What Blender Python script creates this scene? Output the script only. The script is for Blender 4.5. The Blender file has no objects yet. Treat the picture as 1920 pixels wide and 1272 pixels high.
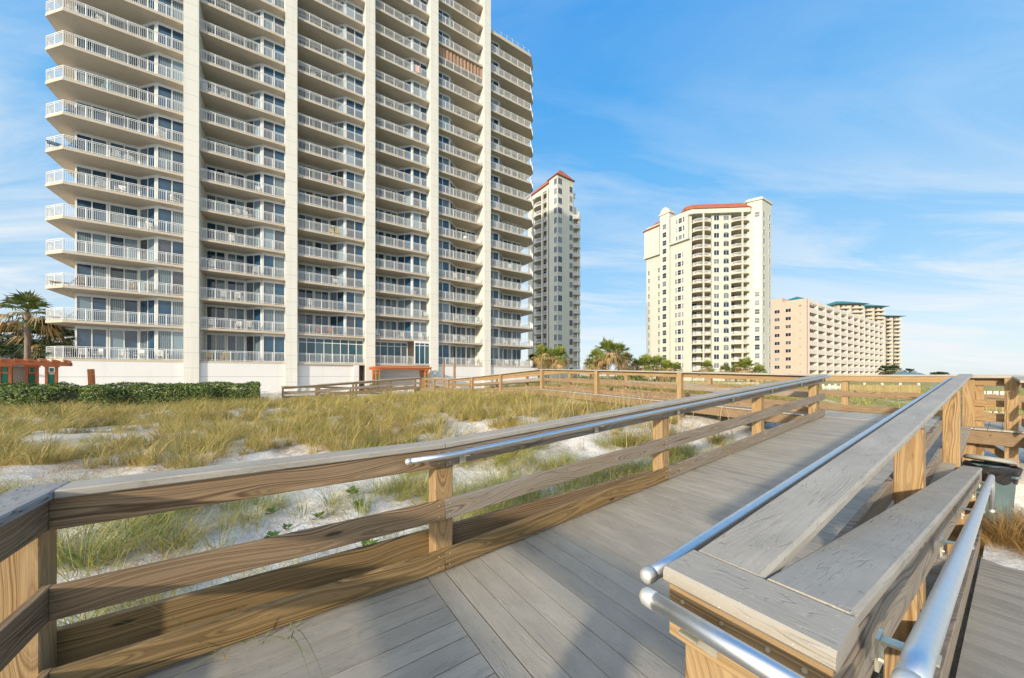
import bpy, bmesh, math, random
import numpy as np
from mathutils import Vector, Matrix
random.seed(7); RNG = np.random.default_rng(11)
R = math.radians
SC = bpy.context.scene
COL = SC.collection

# ------------------------------------------------------------------ camera, sky, sun, exposure
ZC = 5.0                                    # eye height above the sea
F = 633.35                                  # focal length in pixels of the 1920 px wide photograph
cam = bpy.data.cameras.new('camera'); co = bpy.data.objects.new('camera', cam); COL.objects.link(co)
cam.sensor_width = 36; cam.lens = F * 36 / 1920; cam.shift_y = 68.25 / 1920
cam.clip_start = .05; cam.clip_end = 20000
co.location = (0, 0, ZC); co.rotation_euler = (R(90), 0, 0); SC.camera = co
SC.render.resolution_x = 1024; SC.render.resolution_y = 678

A, B = .8256, .5642                          # s axis of the boardwalk (along the ramp) in world x, y
ROT = math.atan2(B, A)
SUN_S, SUN_T, SUN_EL = .93, .38, R(16)       # sun shines towards +s +t, low
sx, sy = -(SUN_S * A - SUN_T * B), -(SUN_S * B + SUN_T * A)
w = bpy.data.worlds.new('World'); SC.world = w; w.use_nodes = True
nt = w.node_tree; N = nt.nodes; L = nt.links
bg = N['Background']; bg.inputs['Strength'].default_value = .15
sky = N.new('ShaderNodeTexSky'); sky.sky_type = 'NISHITA'; sky.sun_disc = False
sky.sun_elevation = SUN_EL; sky.sun_rotation = math.atan2(sx, sy)
sky.air_density = 1.0; sky.dust_density = .6; sky.ozone_density = 1.6
def wn(t, **k):
    n = N.new(t)
    for a, b in k.items(): setattr(n, a, b)
    return n
tc = wn('ShaderNodeTexCoord'); sep = wn('ShaderNodeSeparateXYZ'); L.new(tc.outputs['Generated'], sep.inputs[0])
def wm(op, a, b=None, c=None, clamp=False):
    n = wn('ShaderNodeMath', operation=op); n.use_clamp = clamp
    for i, v in enumerate((a, b, c)):
        if v is None: continue
        if isinstance(v, (int, float)): n.inputs[i].default_value = v
        else: L.new(v, n.inputs[i])
    return n.outputs[0]
zz = wm('MAXIMUM', sep.outputs[2], 0.0); zd = wm('ADD', zz, .13)
cx = wm('DIVIDE', sep.outputs[0], zd); cy = wm('DIVIDE', sep.outputs[1], zd)
cmb = wn('ShaderNodeCombineXYZ'); L.new(cx, cmb.inputs[0]); L.new(cy, cmb.inputs[1])
mp = wn('ShaderNodeMapping'); mp.inputs['Rotation'].default_value = (0, 0, R(24)); mp.inputs['Scale'].default_value = (.30, 1.15, 1)
L.new(cmb.outputs[0], mp.inputs[0])
n1 = wn('ShaderNodeTexNoise'); n1.inputs['Scale'].default_value = 1.5; n1.inputs['Detail'].default_value = 9; n1.inputs['Roughness'].default_value = .62; n1.inputs['Distortion'].default_value = .9
n2 = wn('ShaderNodeTexNoise'); n2.inputs['Scale'].default_value = .42; n2.inputs['Detail'].default_value = 3
L.new(mp.outputs[0], n1.inputs['Vector']); L.new(mp.outputs[0], n2.inputs['Vector'])
m1 = wn('ShaderNodeMapRange'); m1.inputs[1].default_value = .42; m1.inputs[2].default_value = .60; L.new(n1.outputs[0], m1.inputs[0])
m2 = wn('ShaderNodeMapRange'); m2.inputs[1].default_value = .36; m2.inputs[2].default_value = .60; L.new(n2.outputs[0], m2.inputs[0])
cl = wm('MULTIPLY', m1.outputs[0], m2.outputs[0]); cl = wm('MULTIPLY', cl, .8)
hz = wm('MULTIPLY', wm('POWER', wm('SUBTRACT', 1.0, zz, clamp=True), 5.0), .78)      # pale air low over the horizon
lowc = wm('MULTIPLY', wm('POWER', wm('SUBTRACT', 1.0, zz, clamp=True), 3.0), wm('MULTIPLY', m1.outputs[0], .9))
msk = wm('ADD', cl, wm('MULTIPLY', lowc, .5), clamp=True)
gr_ = wn('ShaderNodeValToRGB'); L.new(zz, gr_.inputs[0]); e_ = gr_.color_ramp.elements
GR = [(0, (2.4, 2.7, 2.9)), (.10, (1.95, 2.5, 2.95)), (.24, (1.1, 2.05, 3.0)), (.48, (.46, 1.62, 3.05)), (.75, (.09, 1.12, 2.9)), (1, (.04, .85, 2.6))]
while len(e_) < len(GR): e_.new(.5)
for i_, (p_, c_) in enumerate(GR): e_[i_].position = p_; e_[i_].color = tuple(x_ / 4 for x_ in c_) + (1,)
g4 = wn('ShaderNodeMix', data_type='RGBA', blend_type='MULTIPLY'); g4.inputs[0].default_value = 1; L.new(gr_.outputs[0], g4.inputs[6]); g4.inputs[7].default_value = (4, 4, 4, 1)
bs = wn('ShaderNodeMix', data_type='RGBA'); bs.inputs[0].default_value = .90; L.new(sky.outputs[0], bs.inputs[6]); L.new(g4.outputs[2], bs.inputs[7])
mx = wn('ShaderNodeMix', data_type='RGBA'); L.new(msk, mx.inputs[0]); L.new(bs.outputs[2], mx.inputs[6]); mx.inputs[7].default_value = (2.95, 3.1, 3.2, 1)
# unseen bright cloud added on the sun's side, behind the camera, as fill light
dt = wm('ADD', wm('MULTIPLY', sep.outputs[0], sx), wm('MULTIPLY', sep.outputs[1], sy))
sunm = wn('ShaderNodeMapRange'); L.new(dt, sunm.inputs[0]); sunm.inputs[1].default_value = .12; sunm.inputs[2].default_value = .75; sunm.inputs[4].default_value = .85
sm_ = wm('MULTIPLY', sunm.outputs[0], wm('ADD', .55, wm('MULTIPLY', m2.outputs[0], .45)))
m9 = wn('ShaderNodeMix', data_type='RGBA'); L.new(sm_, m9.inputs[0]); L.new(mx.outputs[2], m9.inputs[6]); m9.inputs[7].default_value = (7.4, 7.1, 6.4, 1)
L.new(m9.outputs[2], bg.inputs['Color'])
sd = bpy.data.lights.new('sun', 'SUN'); so = bpy.data.objects.new('sun', sd); COL.objects.link(so)
sd.energy = 2.5; sd.angle = R(2.0); sd.color = (1, .86, .66)
dv = Vector((sx * math.cos(SUN_EL), sy * math.cos(SUN_EL), math.sin(SUN_EL)))
so.rotation_euler = dv.to_track_quat('Z', 'Y').to_euler(); so.location = dv * 50
SC.view_settings.view_transform = 'Standard'; SC.view_settings.look = 'None'
SC.view_settings.exposure = 1.0; SC.view_settings.gamma = 1
SC.cycles.max_bounces = 6; SC.cycles.diffuse_bounces = 4; SC.cycles.glossy_bounces = 3; SC.cycles.transparent_max_bounces = 6
SC.cycles.caustics_reflective = False; SC.cycles.caustics_refractive = False
SC.cycles.use_denoising = True

# ------------------------------------------------------------------ helpers
def st(s, t, z): return Vector((s * A - t * B, s * B + t * A, z + ZC))      # boardwalk frame -> world, z relative to the eye
def at(u, Y, z=None, v=None):
    X = (u - 960) / F * Y
    if z is None: z = (704.25 - v) * Y / F
    return Vector((X, Y, z + ZC))
def toST(p): return (p.x * A + p.y * B, -p.x * B + p.y * A)
class MB:
    def __init__(s): s.v = []; s.f = []
    def add(s, vs, fs):
        o = len(s.v); s.v += [tuple(v) for v in vs]; s.f += [tuple(i + o for i in f) for f in fs]; return s
    def box(s, x0, x1, y0, y1, z0, z1):
        vs = [(x, y, z) for z in (z0, z1) for y in (y0, y1) for x in (x0, x1)]
        return s.add(vs, [(0, 2, 3, 1), (4, 5, 7, 6), (0, 1, 5, 4), (2, 6, 7, 3), (0, 4, 6, 2), (1, 3, 7, 5)])
    def bar(s, a, b, wd, h, up=(0, 0, 1)):                      # rectangular bar from a to b, centred
        a = Vector(a); b = Vector(b); d = (b - a).normalized(); u = Vector(up)
        y = u.cross(d)
        if y.length < 1e-4: y = Vector((0, 1, 0)).cross(d)
        y.normalize(); z = d.cross(y)
        vs = [p + y * (i * wd / 2) + z * (j * h / 2) for p in (a, b) for j in (-1, 1) for i in (-1, 1)]
        return s.add(vs, [(0, 1, 3, 2), (4, 6, 7, 5), (0, 4, 5, 1), (2, 3, 7, 6), (0, 2, 6, 4), (1, 5, 7, 3)])
    def tube(s, pts, r, n=10, cap=True):
        pts = [Vector(p) for p in pts]; rings = []
        for i, p in enumerate(pts):
            d = (pts[min(i + 1, len(pts) - 1)] - pts[max(i - 1, 0)]).normalized()
            y = Vector((0, 0, 1)).cross(d)
            if y.length < 1e-3: y = Vector((0, 1, 0))
            y.normalize(); z = d.cross(y); rr = r[i] if isinstance(r, (list, tuple)) else r
            rings.append([p + y * math.cos(a) * rr + z * math.sin(a) * rr for a in [2 * math.pi * k / n for k in range(n)]])
        vs = [q for rg in rings for q in rg]; fs = []
        for i in range(len(pts) - 1):
            for k in range(n): fs.append((i * n + k, i * n + (k + 1) % n, (i + 1) * n + (k + 1) % n, (i + 1) * n + k))
        if cap: fs.append(tuple(range(n))[::-1]); fs.append(tuple((len(pts) - 1) * n + k for k in range(n)))
        return s.add(vs, fs)
    def prism(s, poly, z0, z1):                                  # vertical prism on a plan polygon (counter-clockwise)
        n = len(poly); vs = [(x, y, z0) for x, y in poly] + [(x, y, z1) for x, y in poly]
        return s.add(vs, [tuple(range(n))[::-1], tuple(range(n, 2 * n))] + [(i, (i + 1) % n, (i + 1) % n + n, i + n) for i in range(n)])
    def lathe(s, prof, n=24, c=(0, 0)):
        vs = [(c[0] + r * math.cos(2 * math.pi * k / n), c[1] + r * math.sin(2 * math.pi * k / n), z) for r, z in prof for k in range(n)]
        fs = [(i * n + k, i * n + (k + 1) % n, (i + 1) * n + (k + 1) % n, (i + 1) * n + k) for i in range(len(prof) - 1) for k in range(n)]
        return s.add(vs, fs)
    def mesh(s, name, mat, smooth=False):
        m = bpy.data.meshes.new(name); m.from_pydata(s.v, [], s.f); m.update()
        if mat: m.materials.append(mat)
        if smooth: m.polygons.foreach_set('use_smooth', [True] * len(m.polygons))
        return m
    def build(s, name, mat, parent=None, smooth=False):
        o = bpy.data.objects.new(name, s.mesh(name, mat, smooth)); COL.objects.link(o)
        if parent: o.parent = parent
        return o
def tag(o, label=None, cat=None, group=None, kind=None):
    for k, v in (('label', label), ('category', cat), ('group', group), ('kind', kind)):
        if v: o[k] = v
    return o
MW = {}
def empty(name, loc, rz=0, label=None, cat=None, group=None):
    o = bpy.data.objects.new(name, None); COL.objects.link(o); o.location = loc; o.rotation_euler = (0, 0, rz)
    o.empty_display_size = .2
    MW[o.name] = Matrix.Translation(loc) @ Matrix.Rotation(rz, 4, 'Z')
    return tag(o, label, cat, group)
def place(o, M, parent):                                          # world matrix M under an (unscaled) empty
    o.parent = parent; o.matrix_basis = MW[parent.name].inverted() @ M; MW[o.name] = M; return o
def copy_tree(o, parent=None):
    c = o.copy(); COL.objects.link(c); c.parent = parent
    for ch in o.children: copy_tree(ch, c)
    return c
def npmesh(name, v, f, mat, smooth=False):
    m = bpy.data.meshes.new(name); nv, nf, k = len(v), len(f), f.shape[1]
    m.vertices.add(nv); m.vertices.foreach_set('co', v.astype(np.float32).ravel())
    m.loops.add(nf * k); m.loops.foreach_set('vertex_index', f.astype(np.int32).ravel())
    m.polygons.add(nf); m.polygons.foreach_set('loop_start', np.arange(0, nf * k, k, dtype=np.int32))
    m.polygons.foreach_set('loop_total', np.full(nf, k, np.int32))
    if smooth: m.polygons.foreach_set('use_smooth', np.ones(nf, bool))
    m.update(calc_edges=True); m.materials.append(mat); return m

# ------------------------------------------------------------------ materials
class NT:
    def __init__(s, name):
        s.m = bpy.data.materials.new(name); s.m.use_nodes = True; s.t = s.m.node_tree
        s.b = s.t.nodes['Principled BSDF']
    def n(s, t, ins=None, **k):
        n = s.t.nodes.new(t)
        for a, b in k.items(): setattr(n, a, b)
        for i, v in (ins or {}).items(): s.set(n.inputs[i], v)
        return n
    def set(s, inp, v):
        if isinstance(v, bpy.types.NodeSocket): s.t.links.new(v, inp)
        elif isinstance(v, bpy.types.Node): s.t.links.new(v.outputs[0], inp)
        else: inp.default_value = v
    def math(s, op, a, b=None, c=None, clamp=False):
        n = s.n('ShaderNodeMath', operation=op, use_clamp=clamp)
        for i, v in enumerate((a, b, c)):
            if v is not None: s.set(n.inputs[i], v)
        return n.outputs[0]
    def vec(s, sc=(1, 1, 1), off=(0, 0, 0), src='Object', rnd=True):
        tc = s.n('ShaderNodeTexCoord'); o = tc.outputs[src]
        if rnd:
            oi = s.n('ShaderNodeObjectInfo'); cm = s.n('ShaderNodeCombineXYZ')
            s.set(cm.inputs[0], s.math('MULTIPLY', oi.outputs['Random'], 61.0)); s.set(cm.inputs[1], s.math('MULTIPLY', oi.outputs['Random'], 7.0)); 
            va = s.n('ShaderNodeVectorMath', operation='ADD'); s.set(va.inputs[0], o); s.set(va.inputs[1], cm); o = va.outputs[0]
        mp = s.n('ShaderNodeMapping'); s.set(mp.inputs[0], o); mp.inputs['Scale'].default_value = sc; mp.inputs['Location'].default_value = off
        return mp.outputs[0]
    def noise(s, v, sc, det=4, rough=.55, dist=0):
        n = s.n('ShaderNodeTexNoise', {'Vector': v, 'Scale': sc, 'Detail': det, 'Roughness': rough, 'Distortion': dist}); return n.outputs[0]
    def ramp(s, f, pts):
        n = s.n('ShaderNodeValToRGB'); s.set(n.inputs[0], f); e = n.color_ramp.elements
        while len(e) < len(pts): e.new(.5)
        for i, (p, c) in enumerate(pts): e[i].position = p; e[i].color = (c[0], c[1], c[2], 1)
        return n.outputs[0]
    def mr(s, f, a, b, c=0., d=1.):
        n = s.n('ShaderNodeMapRange', {0: f, 1: a, 2: b, 3: c, 4: d}); return n.outputs[0]
    def mix(s, f, a, b, bt='MIX'):
        n = s.n('ShaderNodeMix', data_type='RGBA', blend_type=bt); s.set(n.inputs[0], f)
        for i, v in ((6, a), (7, b)): s.set(n.inputs[i], v if isinstance(v, (bpy.types.NodeSocket,)) else (v[0], v[1], v[2], 1))
        return n.outputs[2]
    def bump(s, h, st_=.3, d=.01):
        n = s.n('ShaderNodeBump', {'Height': h, 'Strength': st_, 'Distance': d}); s.t.links.new(n.outputs[0], s.b.inputs['Normal'])
    def fin(s, col=None, rough=None, **k):
        if col is not None: s.set(s.b.inputs['Base Color'], col if isinstance(col, bpy.types.NodeSocket) else (col[0], col[1], col[2], 1))
        if rough is not None: s.set(s.b.inputs['Roughness'], rough)
        for a, b in k.items(): s.set(s.b.inputs[a.replace('_', ' ')], b)
        return s.m
def wood(name, light, dark, gray=0., graycol=(.28, .26, .23), freq=13., contrast=1.):
    q = NT(name); v0 = q.vec(rnd=True)
    sp = q.n('ShaderNodeSeparateXYZ', {0: v0})
    lx = q.n('ShaderNodeCombineXYZ', {0: q.math('MULTIPLY', sp.outputs[0], .9)})
    tcn = q.n('ShaderNodeTexCoord'); so_ = q.n('ShaderNodeSeparateXYZ', {0: tcn.outputs['Object']})
    oi = q.n('ShaderNodeObjectInfo')
    wob = q.n('ShaderNodeTexNoise', {'Vector': lx.outputs[0], 'Scale': 1.0, 'Detail': 1.5}); ws = q.n('ShaderNodeSeparateColor', {0: wob.outputs[1]})
    yy = q.math('ADD', so_.outputs[1], q.math('MULTIPLY', q.math('SUBTRACT', ws.outputs[0], .5), .16))
    zz_ = q.math('ADD', so_.outputs[2], q.math('MULTIPLY', q.math('SUBTRACT', ws.outputs[1], .5), .30))
    yy = q.math('ADD', yy, q.math('MULTIPLY', q.math('SUBTRACT', oi.outputs['Random'], .5), .09))
    # knots
    kv = q.n('ShaderNodeCombineXYZ', {0: q.math('MULTIPLY', sp.outputs[0], 1.35), 1: q.math('MULTIPLY', sp.outputs[1], 5.5), 2: q.math('MULTIPLY', sp.outputs[2], 5.5)})
    vo = q.n('ShaderNodeTexVoronoi', {'Vector': kv.outputs[0], 'Scale': 1.0, 'Randomness': 1.0}); kd = vo.outputs['Distance']
    kn = q.math('POWER', q.mr(kd, .0, .42, 1, 0), 3.0)
    r = q.math('SQRT', q.math('ADD', q.math('MULTIPLY', yy, yy), q.math('MULTIPLY', zz_, zz_)))
    fine = q.noise(q.vec((3, 50, 50)), 1.0, 3)
    r = q.math('ADD', r, q.math('MULTIPLY', kn, .022)); r = q.math('ADD', r, q.math('MULTIPLY', fine, .006))
    big = q.noise(q.vec((1.2, 9, 9)), 1.0, 2); r = q.math('ADD', r, q.math('MULTIPLY', big, .03))
    rn_ = q.n('ShaderNodeTexNoise', {'W': q.math('MULTIPLY', r, freq * 13.), 'Scale': 1.0, 'Detail': 2.5, 'Roughness': .62}, noise_dimensions='1D')
    ring = q.math('POWER', q.mr(rn_.outputs[0], .36, .68), 1.5)
    streak = q.noise(q.vec((2.5, 140, 140)), 1.0, 3, .7)
    blot = q.noise(q.vec((2.2, 7, 7)), 1.0, 4)
    f = q.math('ADD', q.math('MULTIPLY', ring, .62 * contrast), q.math('MULTIPLY', streak, .36)); f = q.math('ADD', f, q.math('MULTIPLY', blot, .3 * contrast))
    col = q.ramp(f, [(.18, light), (.55, tuple((a + b) / 2 for a, b in zip(light, dark))), (.95, dark)])
    col = q.mix(q.mr(kd, .05, .09, 1, 0), col, (dark[0] * .35, dark[1] * .32, dark[2] * .3))
    gmask = q.math('MULTIPLY', q.mr(q.noise(q.vec((1.0, 10, 10)), 1.2, 5, .6), .3, .7), gray)
    gcol = q.mix(q.math('MULTIPLY', ring, .75), graycol, tuple(c * .42 for c in graycol))
    col = q.mix(gmask, col, gcol)
    crack = q.mr(q.noise(q.vec((.8, 70, 70)), 1.0, 2, .5), .70, .73)
    col = q.mix(q.math('MULTIPLY', crack, .8), col, (.03, .02, .012))
    q.bump(q.math('SUBTRACT', q.math('ADD', q.math('MULTIPLY', ring, -.5), q.math('MULTIPLY', streak, .5)), q.math('MULTIPLY', crack, 1.5)), .55, .003)
    return q.fin(col, .72, IOR=1.35)
M = {}
M['post'] = wood('orange_pine', (.46, .31, .145), (.22, .12, .045), .3, (.34, .29, .22), 7)  # orange-brown pine tone for posts and some boards
M['rail'] = wood('brown_pine', (.38, .26, .14), (.10, .055, .026), .35, (.30, .25, .20), 9, 1.1)
M['railgray'] = wood('weathered_pine', (.36, .28, .19), (.13, .09, .06), .95, (.33, .30, .26), 9)
M['kick'] = wood('dark_pine', (.38, .25, .11), (.10, .06, .02), .25, (.26, .22, .15), 6, 1.2)
def composite(name, c, linek=11., line=.5, pl=True):
    q = NT(name); g = q.n('ShaderNodeNewGeometry'); ri = g.outputs['Random Per Island']
    cm = q.n('ShaderNodeCombineXYZ', {0: q.math('MULTIPLY', ri, 53.), 1: q.math('MULTIPLY', ri, 17.)})
    va = q.n('ShaderNodeVectorMath', operation='ADD'); q.set(va.inputs[0], q.vec()); q.set(va.inputs[1], cm)
    def mp(sc):
        n = q.n('ShaderNodeMapping', {0: va.outputs[0]}); n.inputs['Scale'].default_value = sc; return n.outputs[0]
    n = q.noise(mp((1.3, 12, 12)), 1.0, 3, .5, .6)
    fr = q.math('ABSOLUTE', q.math('SUBTRACT', q.math('FRACT', q.math('MULTIPLY', n, linek)), .5))
    ln = q.mr(fr, .03, .09, 1, 0)
    if line < .9: ln = q.math('MULTIPLY', ln, q.mr(q.noise(mp((6, 9, 9)), 1.0, 2), .46, .58))
    st_ = q.noise(mp((4, 150, 150)), 1.0, 3, .7); bl = q.noise(mp((2, 4, 4)), 1.2, 5, .62)
    sp = q.mr(q.noise(mp((130, 130, 130)), 1, 1), .70, .76)
    flk = q.mr(q.noise(mp((22, 90, 90)), 1.0, 2), .66, .72)
    v = q.math('ADD', q.math('MULTIPLY', q.math('SUBTRACT', st_, .5), .42), q.math('MULTIPLY', q.math('SUBTRACT', bl, .5), .75))
    v = q.math('ADD', v, q.math('MULTIPLY', q.math('SUBTRACT', ri, .5), .16)); v = q.math('ADD', v, 1.0)
    col = q.mix(1.0, c, q.n('ShaderNodeCombineColor', {0: v, 1: v, 2: v}).outputs[0], 'MULTIPLY')
    col = q.mix(q.math('MULTIPLY', ln, line), col, tuple(x * .22 for x in c))
    col = q.mix(q.math('MULTIPLY', flk, .45), col, tuple(x * .4 for x in c))
    col = q.mix(q.math('MULTIPLY', sp, .35), col, (.75, .72, .66))
    q.bump(q.math('SUBTRACT', q.math('MULTIPLY', st_, .5), q.math('MULTIPLY', ln, 1.3)), .5, .003)
    return q.fin(col, .62)
M['deck'] = composite('composite_decking', (.345, .315, .26), 7, .10)
M['deck2'] = composite('sand_dusted_decking', (.38, .365, .32), 7, .05)
M['cap'] = composite('composite_cap', (.36, .33, .28), 12, .2)
M['capline'] = composite('embossed_composite_cap', (.27, .27, .265), 16, .95)
def plain(name, c, rough=.6, var=.12, sc=3., bump=.0, metal=0, **k):
    q = NT(name); n = q.noise(q.vec(rnd=False), sc, 6, .6)
    col = q.mix(q.mr(n, .3, .7), tuple(x * (1 - var) for x in c), tuple(min(1, x * (1 + var * .6)) for x in c))
    if bump: q.bump(q.noise(q.vec(rnd=False), sc * 30, 4), bump, .01)
    return q.fin(col, rough, Metallic=metal, **k)
M['galv'] = plain('galvanised_pipe', (.74, .76, .77), .42, .07, 40, metal=1.)
M['galvcap'] = plain('galvanised_cap', (.72, .72, .68), .42, .15, 30, metal=.6)
M['bracket'] = plain('zinc_bracket', (.70, .66, .52), .4, .2, 20, metal=.7)
M['white'] = plain('white_aluminium', (.74, .75, .74), .4, .05)
M['whitestain'] = plain('white_plastic', (.80, .80, .77), .45, .1, 8)
def stucco(name, c, groove=0, gz=1.52, streak=.12):
    q = NT(name); v = q.vec(rnd=False); n = q.noise(v, .35, 5, .6)
    s2 = q.noise(q.vec((1.6, 1.6, .06), rnd=False), 1, 5, .65)
    col = q.mix(q.mr(n, .3, .75), tuple(x * .93 for x in c), c)
    col = q.mix(q.math('MULTIPLY', q.mr(s2, .5, .8), streak), col, tuple(x * .45 for x in c))
    h = q.math('MULTIPLY', q.noise(v, 60, 3), .3)
    if groove:
        sp = q.n('ShaderNodeSeparateXYZ', {0: v}); fr = q.math('FRACT', q.math('DIVIDE', q.math('ADD', sp.outputs[2], groove), gz))
        ln = q.mr(fr, .012, .02, 1, 0); col = q.mix(q.math('MULTIPLY', ln, .75), col, tuple(x * .3 for x in c))
    q.bump(h, .25, .01); return q.fin(col, .85)
M['stucco'] = stucco('cream_stucco', (.66, .62, .54))
M['pillar'] = stucco('jointed_stucco', (.70, .68, .61), .3, streak=.3)
M['slab'] = stucco('balcony_concrete', (.52, .45, .35), 0, streak=.2)
M['basewall'] = stucco('white_base_wall', (.70, .69, .67), .55, 2.4)
def glass(name, dark, tint, curtain=.35, rough=.04):
    q = NT(name); g = q.n('ShaderNodeNewGeometry'); ri = g.outputs['Random Per Island']
    oi = q.n('ShaderNodeObjectInfo'); rr = q.math('FRACT', q.math('ADD', q.math('MULTIPLY', ri, 7.3), q.math('MULTIPLY', oi.outputs['Random'], 5.7)))
    wv = q.n('ShaderNodeTexWave', {'Vector': q.vec(rnd=False), 'Scale': 2.2, 'Distortion': 2.5, 'Detail': 2}, wave_type='BANDS', bands_direction='X')
    cur = q.mix(wv.outputs['Fac'], tuple(x * .8 for x in tint), tuple(min(1, x * 2.2) for x in tint))
    n = q.noise(q.vec(rnd=False), .7, 2)
    base = q.mix(q.mr(n, .35, .65), dark, tuple(x * 2.2 for x in dark))
    col = q.mix(q.mr(rr, 1 - curtain, 1 - curtain + .02), base, cur)
    col = q.mix(q.math('MULTIPLY', q.mr(rr, .08, .09, 1, 0), .75), col, tuple(x * 3 for x in tint))
    col = q.mix(q.math('MULTIPLY', q.math('MULTIPLY', q.mr(rr, .30, .31, 1, 0), q.mr(rr, .2, .21)), .5), col, (.10, .085, .07))
    return q.fin(col, rough, IOR=1.5, Specular_IOR_Level=.6 if rough < .1 else .3)
M['glass'] = glass('balcony_door_glass', (.010, .036, .068), (.08, .11, .13))
M['glasslobby'] = glass('lobby_glass', (.008, .042, .06), (.03, .06, .07), .2)
M['win'] = glass('far_window_glass', (.012, .022, .045), (.10, .12, .14), .3, .12)
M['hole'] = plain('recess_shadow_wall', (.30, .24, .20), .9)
M['tile'] = plain('terracotta_roof', (.36, .11, .05), .8, .25, 1.2)
M['teal'] = plain('teal_metal_roof', (.03, .20, .20), .5, .2, .8)
M['yellow'] = stucco('pale_yellow_stucco', (.52, .52, .465), streak=.05)
M['yellow2'] = stucco('cream_white_stucco', (.55, .55, .48), streak=.05)
M['pink'] = stucco('pink_stucco', (.60, .44, .365), streak=.05)
M['pinkwhite'] = stucco('pale_pink_parapet', (.72, .66, .60), streak=.05)
M['farwall'] = stucco('far_cream_stucco', (.56, .50, .41), streak=.05)
M['orange'] = plain('orange_pergola_paint', (.58, .17, .05), .6, .2, 4)
M['green'] = plain('green_pergola_panel', (.02, .22, .12), .5, .2, 4)
M['bag'] = plain('black_bin_liner', (.012, .012, .014), .18, .3, 20, .6)
M['bin'] = plain('grey_green_bin', (.13, .20, .215), .5, .12, 6)
M['lid'] = plain('grey_bin_lid', (.30, .30, .26), .6, .12, 8)
M['curtain'] = plain('brown_curtain', (.36, .235, .16), .9, .3, 5)
M['pole'] = plain('brown_pole', (.30, .17, .10), .8, .3, 6)
M['rope'] = plain('grey_rope', (.22, .21, .19), .9, .4, 30, .5)
for k, c in (('cw', (.78, .77, .72)), ('cy', (.70, .48, .06)), ('co', (.55, .20, .12)), ('cb', (.05, .16, .30)), ('cbe', (.40, .30, .20)), ('ct', (.20, .50, .48)), ('cp', (.72, .45, .40))):
    M[k] = plain('chair_paint_' + k, c, .5, .1)
def leafmat(name, pts, trans=.25):
    q = NT(name); g = q.n('ShaderNodeNewGeometry')
    n = q.noise(q.vec(rnd=False), 1.7, 4)
    f = q.math('ADD', q.math('MULTIPLY', g.outputs['Random Per Island'], .6), q.math('MULTIPLY', q.math('SUBTRACT', n, .36), 1.3), clamp=True)
    col = q.ramp(f, pts)
    q.fin(col, .55)
    tr = q.n('ShaderNodeBsdfTranslucent', {0: col}); ms = q.n('ShaderNodeMixShader', {0: trans, 1: q.b.outputs[0], 2: tr.outputs[0]})
    q.t.links.new(ms.outputs[0], q.t.nodes['Material Output'].inputs[0]); return q.m
M['grass'] = leafmat('dune_grass_blades', [(0, (.08, .10, .02)), (.28, (.27, .25, .05)), (.55, (.50, .39, .11)), (.8, (.62, .46, .18)), (1, (.34, .21, .10))], .12)
M['grassg'] = leafmat('green_grass_blades', [(0, (.07, .13, .02)), (.3, (.22, .27, .05)), (.6, (.42, .38, .09)), (1, (.54, .40, .16))], .14)
M['dry'] = leafmat('dry_grass_straw', [(0, (.22, .12, .04)), (.5, (.46, .29, .10)), (1, (.60, .42, .18))], .3)
M['oat'] = leafmat('sea_oat_stalks', [(0, (.42, .32, .14)), (1, (.58, .46, .24))], .2)
M['hedge'] = leafmat('hedge_leaves', [(0, (.02, .05, .01)), (.4, (.08, .14, .02)), (.75, (.22, .26, .05)), (1, (.36, .34, .10))], .15)
M['hedgecore'] = plain('hedge_branches', (.02, .03, .01), .9)
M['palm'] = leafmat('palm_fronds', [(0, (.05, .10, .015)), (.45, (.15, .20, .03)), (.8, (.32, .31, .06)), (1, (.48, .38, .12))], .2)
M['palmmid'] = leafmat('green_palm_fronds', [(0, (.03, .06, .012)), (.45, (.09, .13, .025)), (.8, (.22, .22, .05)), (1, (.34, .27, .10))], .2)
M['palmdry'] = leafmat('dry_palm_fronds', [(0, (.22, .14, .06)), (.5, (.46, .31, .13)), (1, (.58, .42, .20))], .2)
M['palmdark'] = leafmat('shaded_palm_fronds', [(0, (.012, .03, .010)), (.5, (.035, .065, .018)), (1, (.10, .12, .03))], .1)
M['trunk'] = plain('palm_bark', (.26, .20, .15), .9, .35, 9, .8)
M['weed'] = leafmat('beach_weed_leaves', [(0, (.05, .12, .02)), (.6, (.12, .22, .03)), (1, (.30, .32, .06))], .2)
def sandmat():
    q = NT('white_sand'); v = q.vec(rnd=False); g = q.n('ShaderNodeNewGeometry')
    sp = q.n('ShaderNodeSeparateXYZ', {0: v})
    n = q.noise(v, 1.1, 6, .62); f = q.noise(v, 26, 4, .7); n3 = q.noise(v, 4.5, 4, .6)
    col = q.mix(q.mr(f, .3, .75), (.70, .68, .64), (.82, .80, .76))
    lit = q.math('MULTIPLY', q.mr(n, .46, .62), q.mr(n3, .38, .6))
    col = q.mix(q.math('MULTIPLY', lit, .7), col, (.36, .28, .19))
    tw = q.mr(q.noise(q.vec((1, 4, 1), rnd=False), 22, 3, .6, 1.5), .66, .69); col = q.mix(q.math('MULTIPLY', tw, .65), col, (.16, .12, .08))
    # low green ground cover beyond the dune
    far = q.math('MULTIPLY', q.mr(sp.outputs[0], 13, 17), q.mr(q.noise(v, .5, 5, .7), .25, .45))
    gr = q.ramp(q.noise(v, 2.2, 6, .7), [(.25, (.12, .12, .03)), (.5, (.30, .26, .07)), (.75, (.44, .36, .14))])
    col = q.mix(far, col, gr)
    q.bump(q.math('ADD', q.math('MULTIPLY', n3, 1.2), q.math('MULTIPLY', f, .45)), .9, .05); return q.fin(col, .95)
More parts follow.
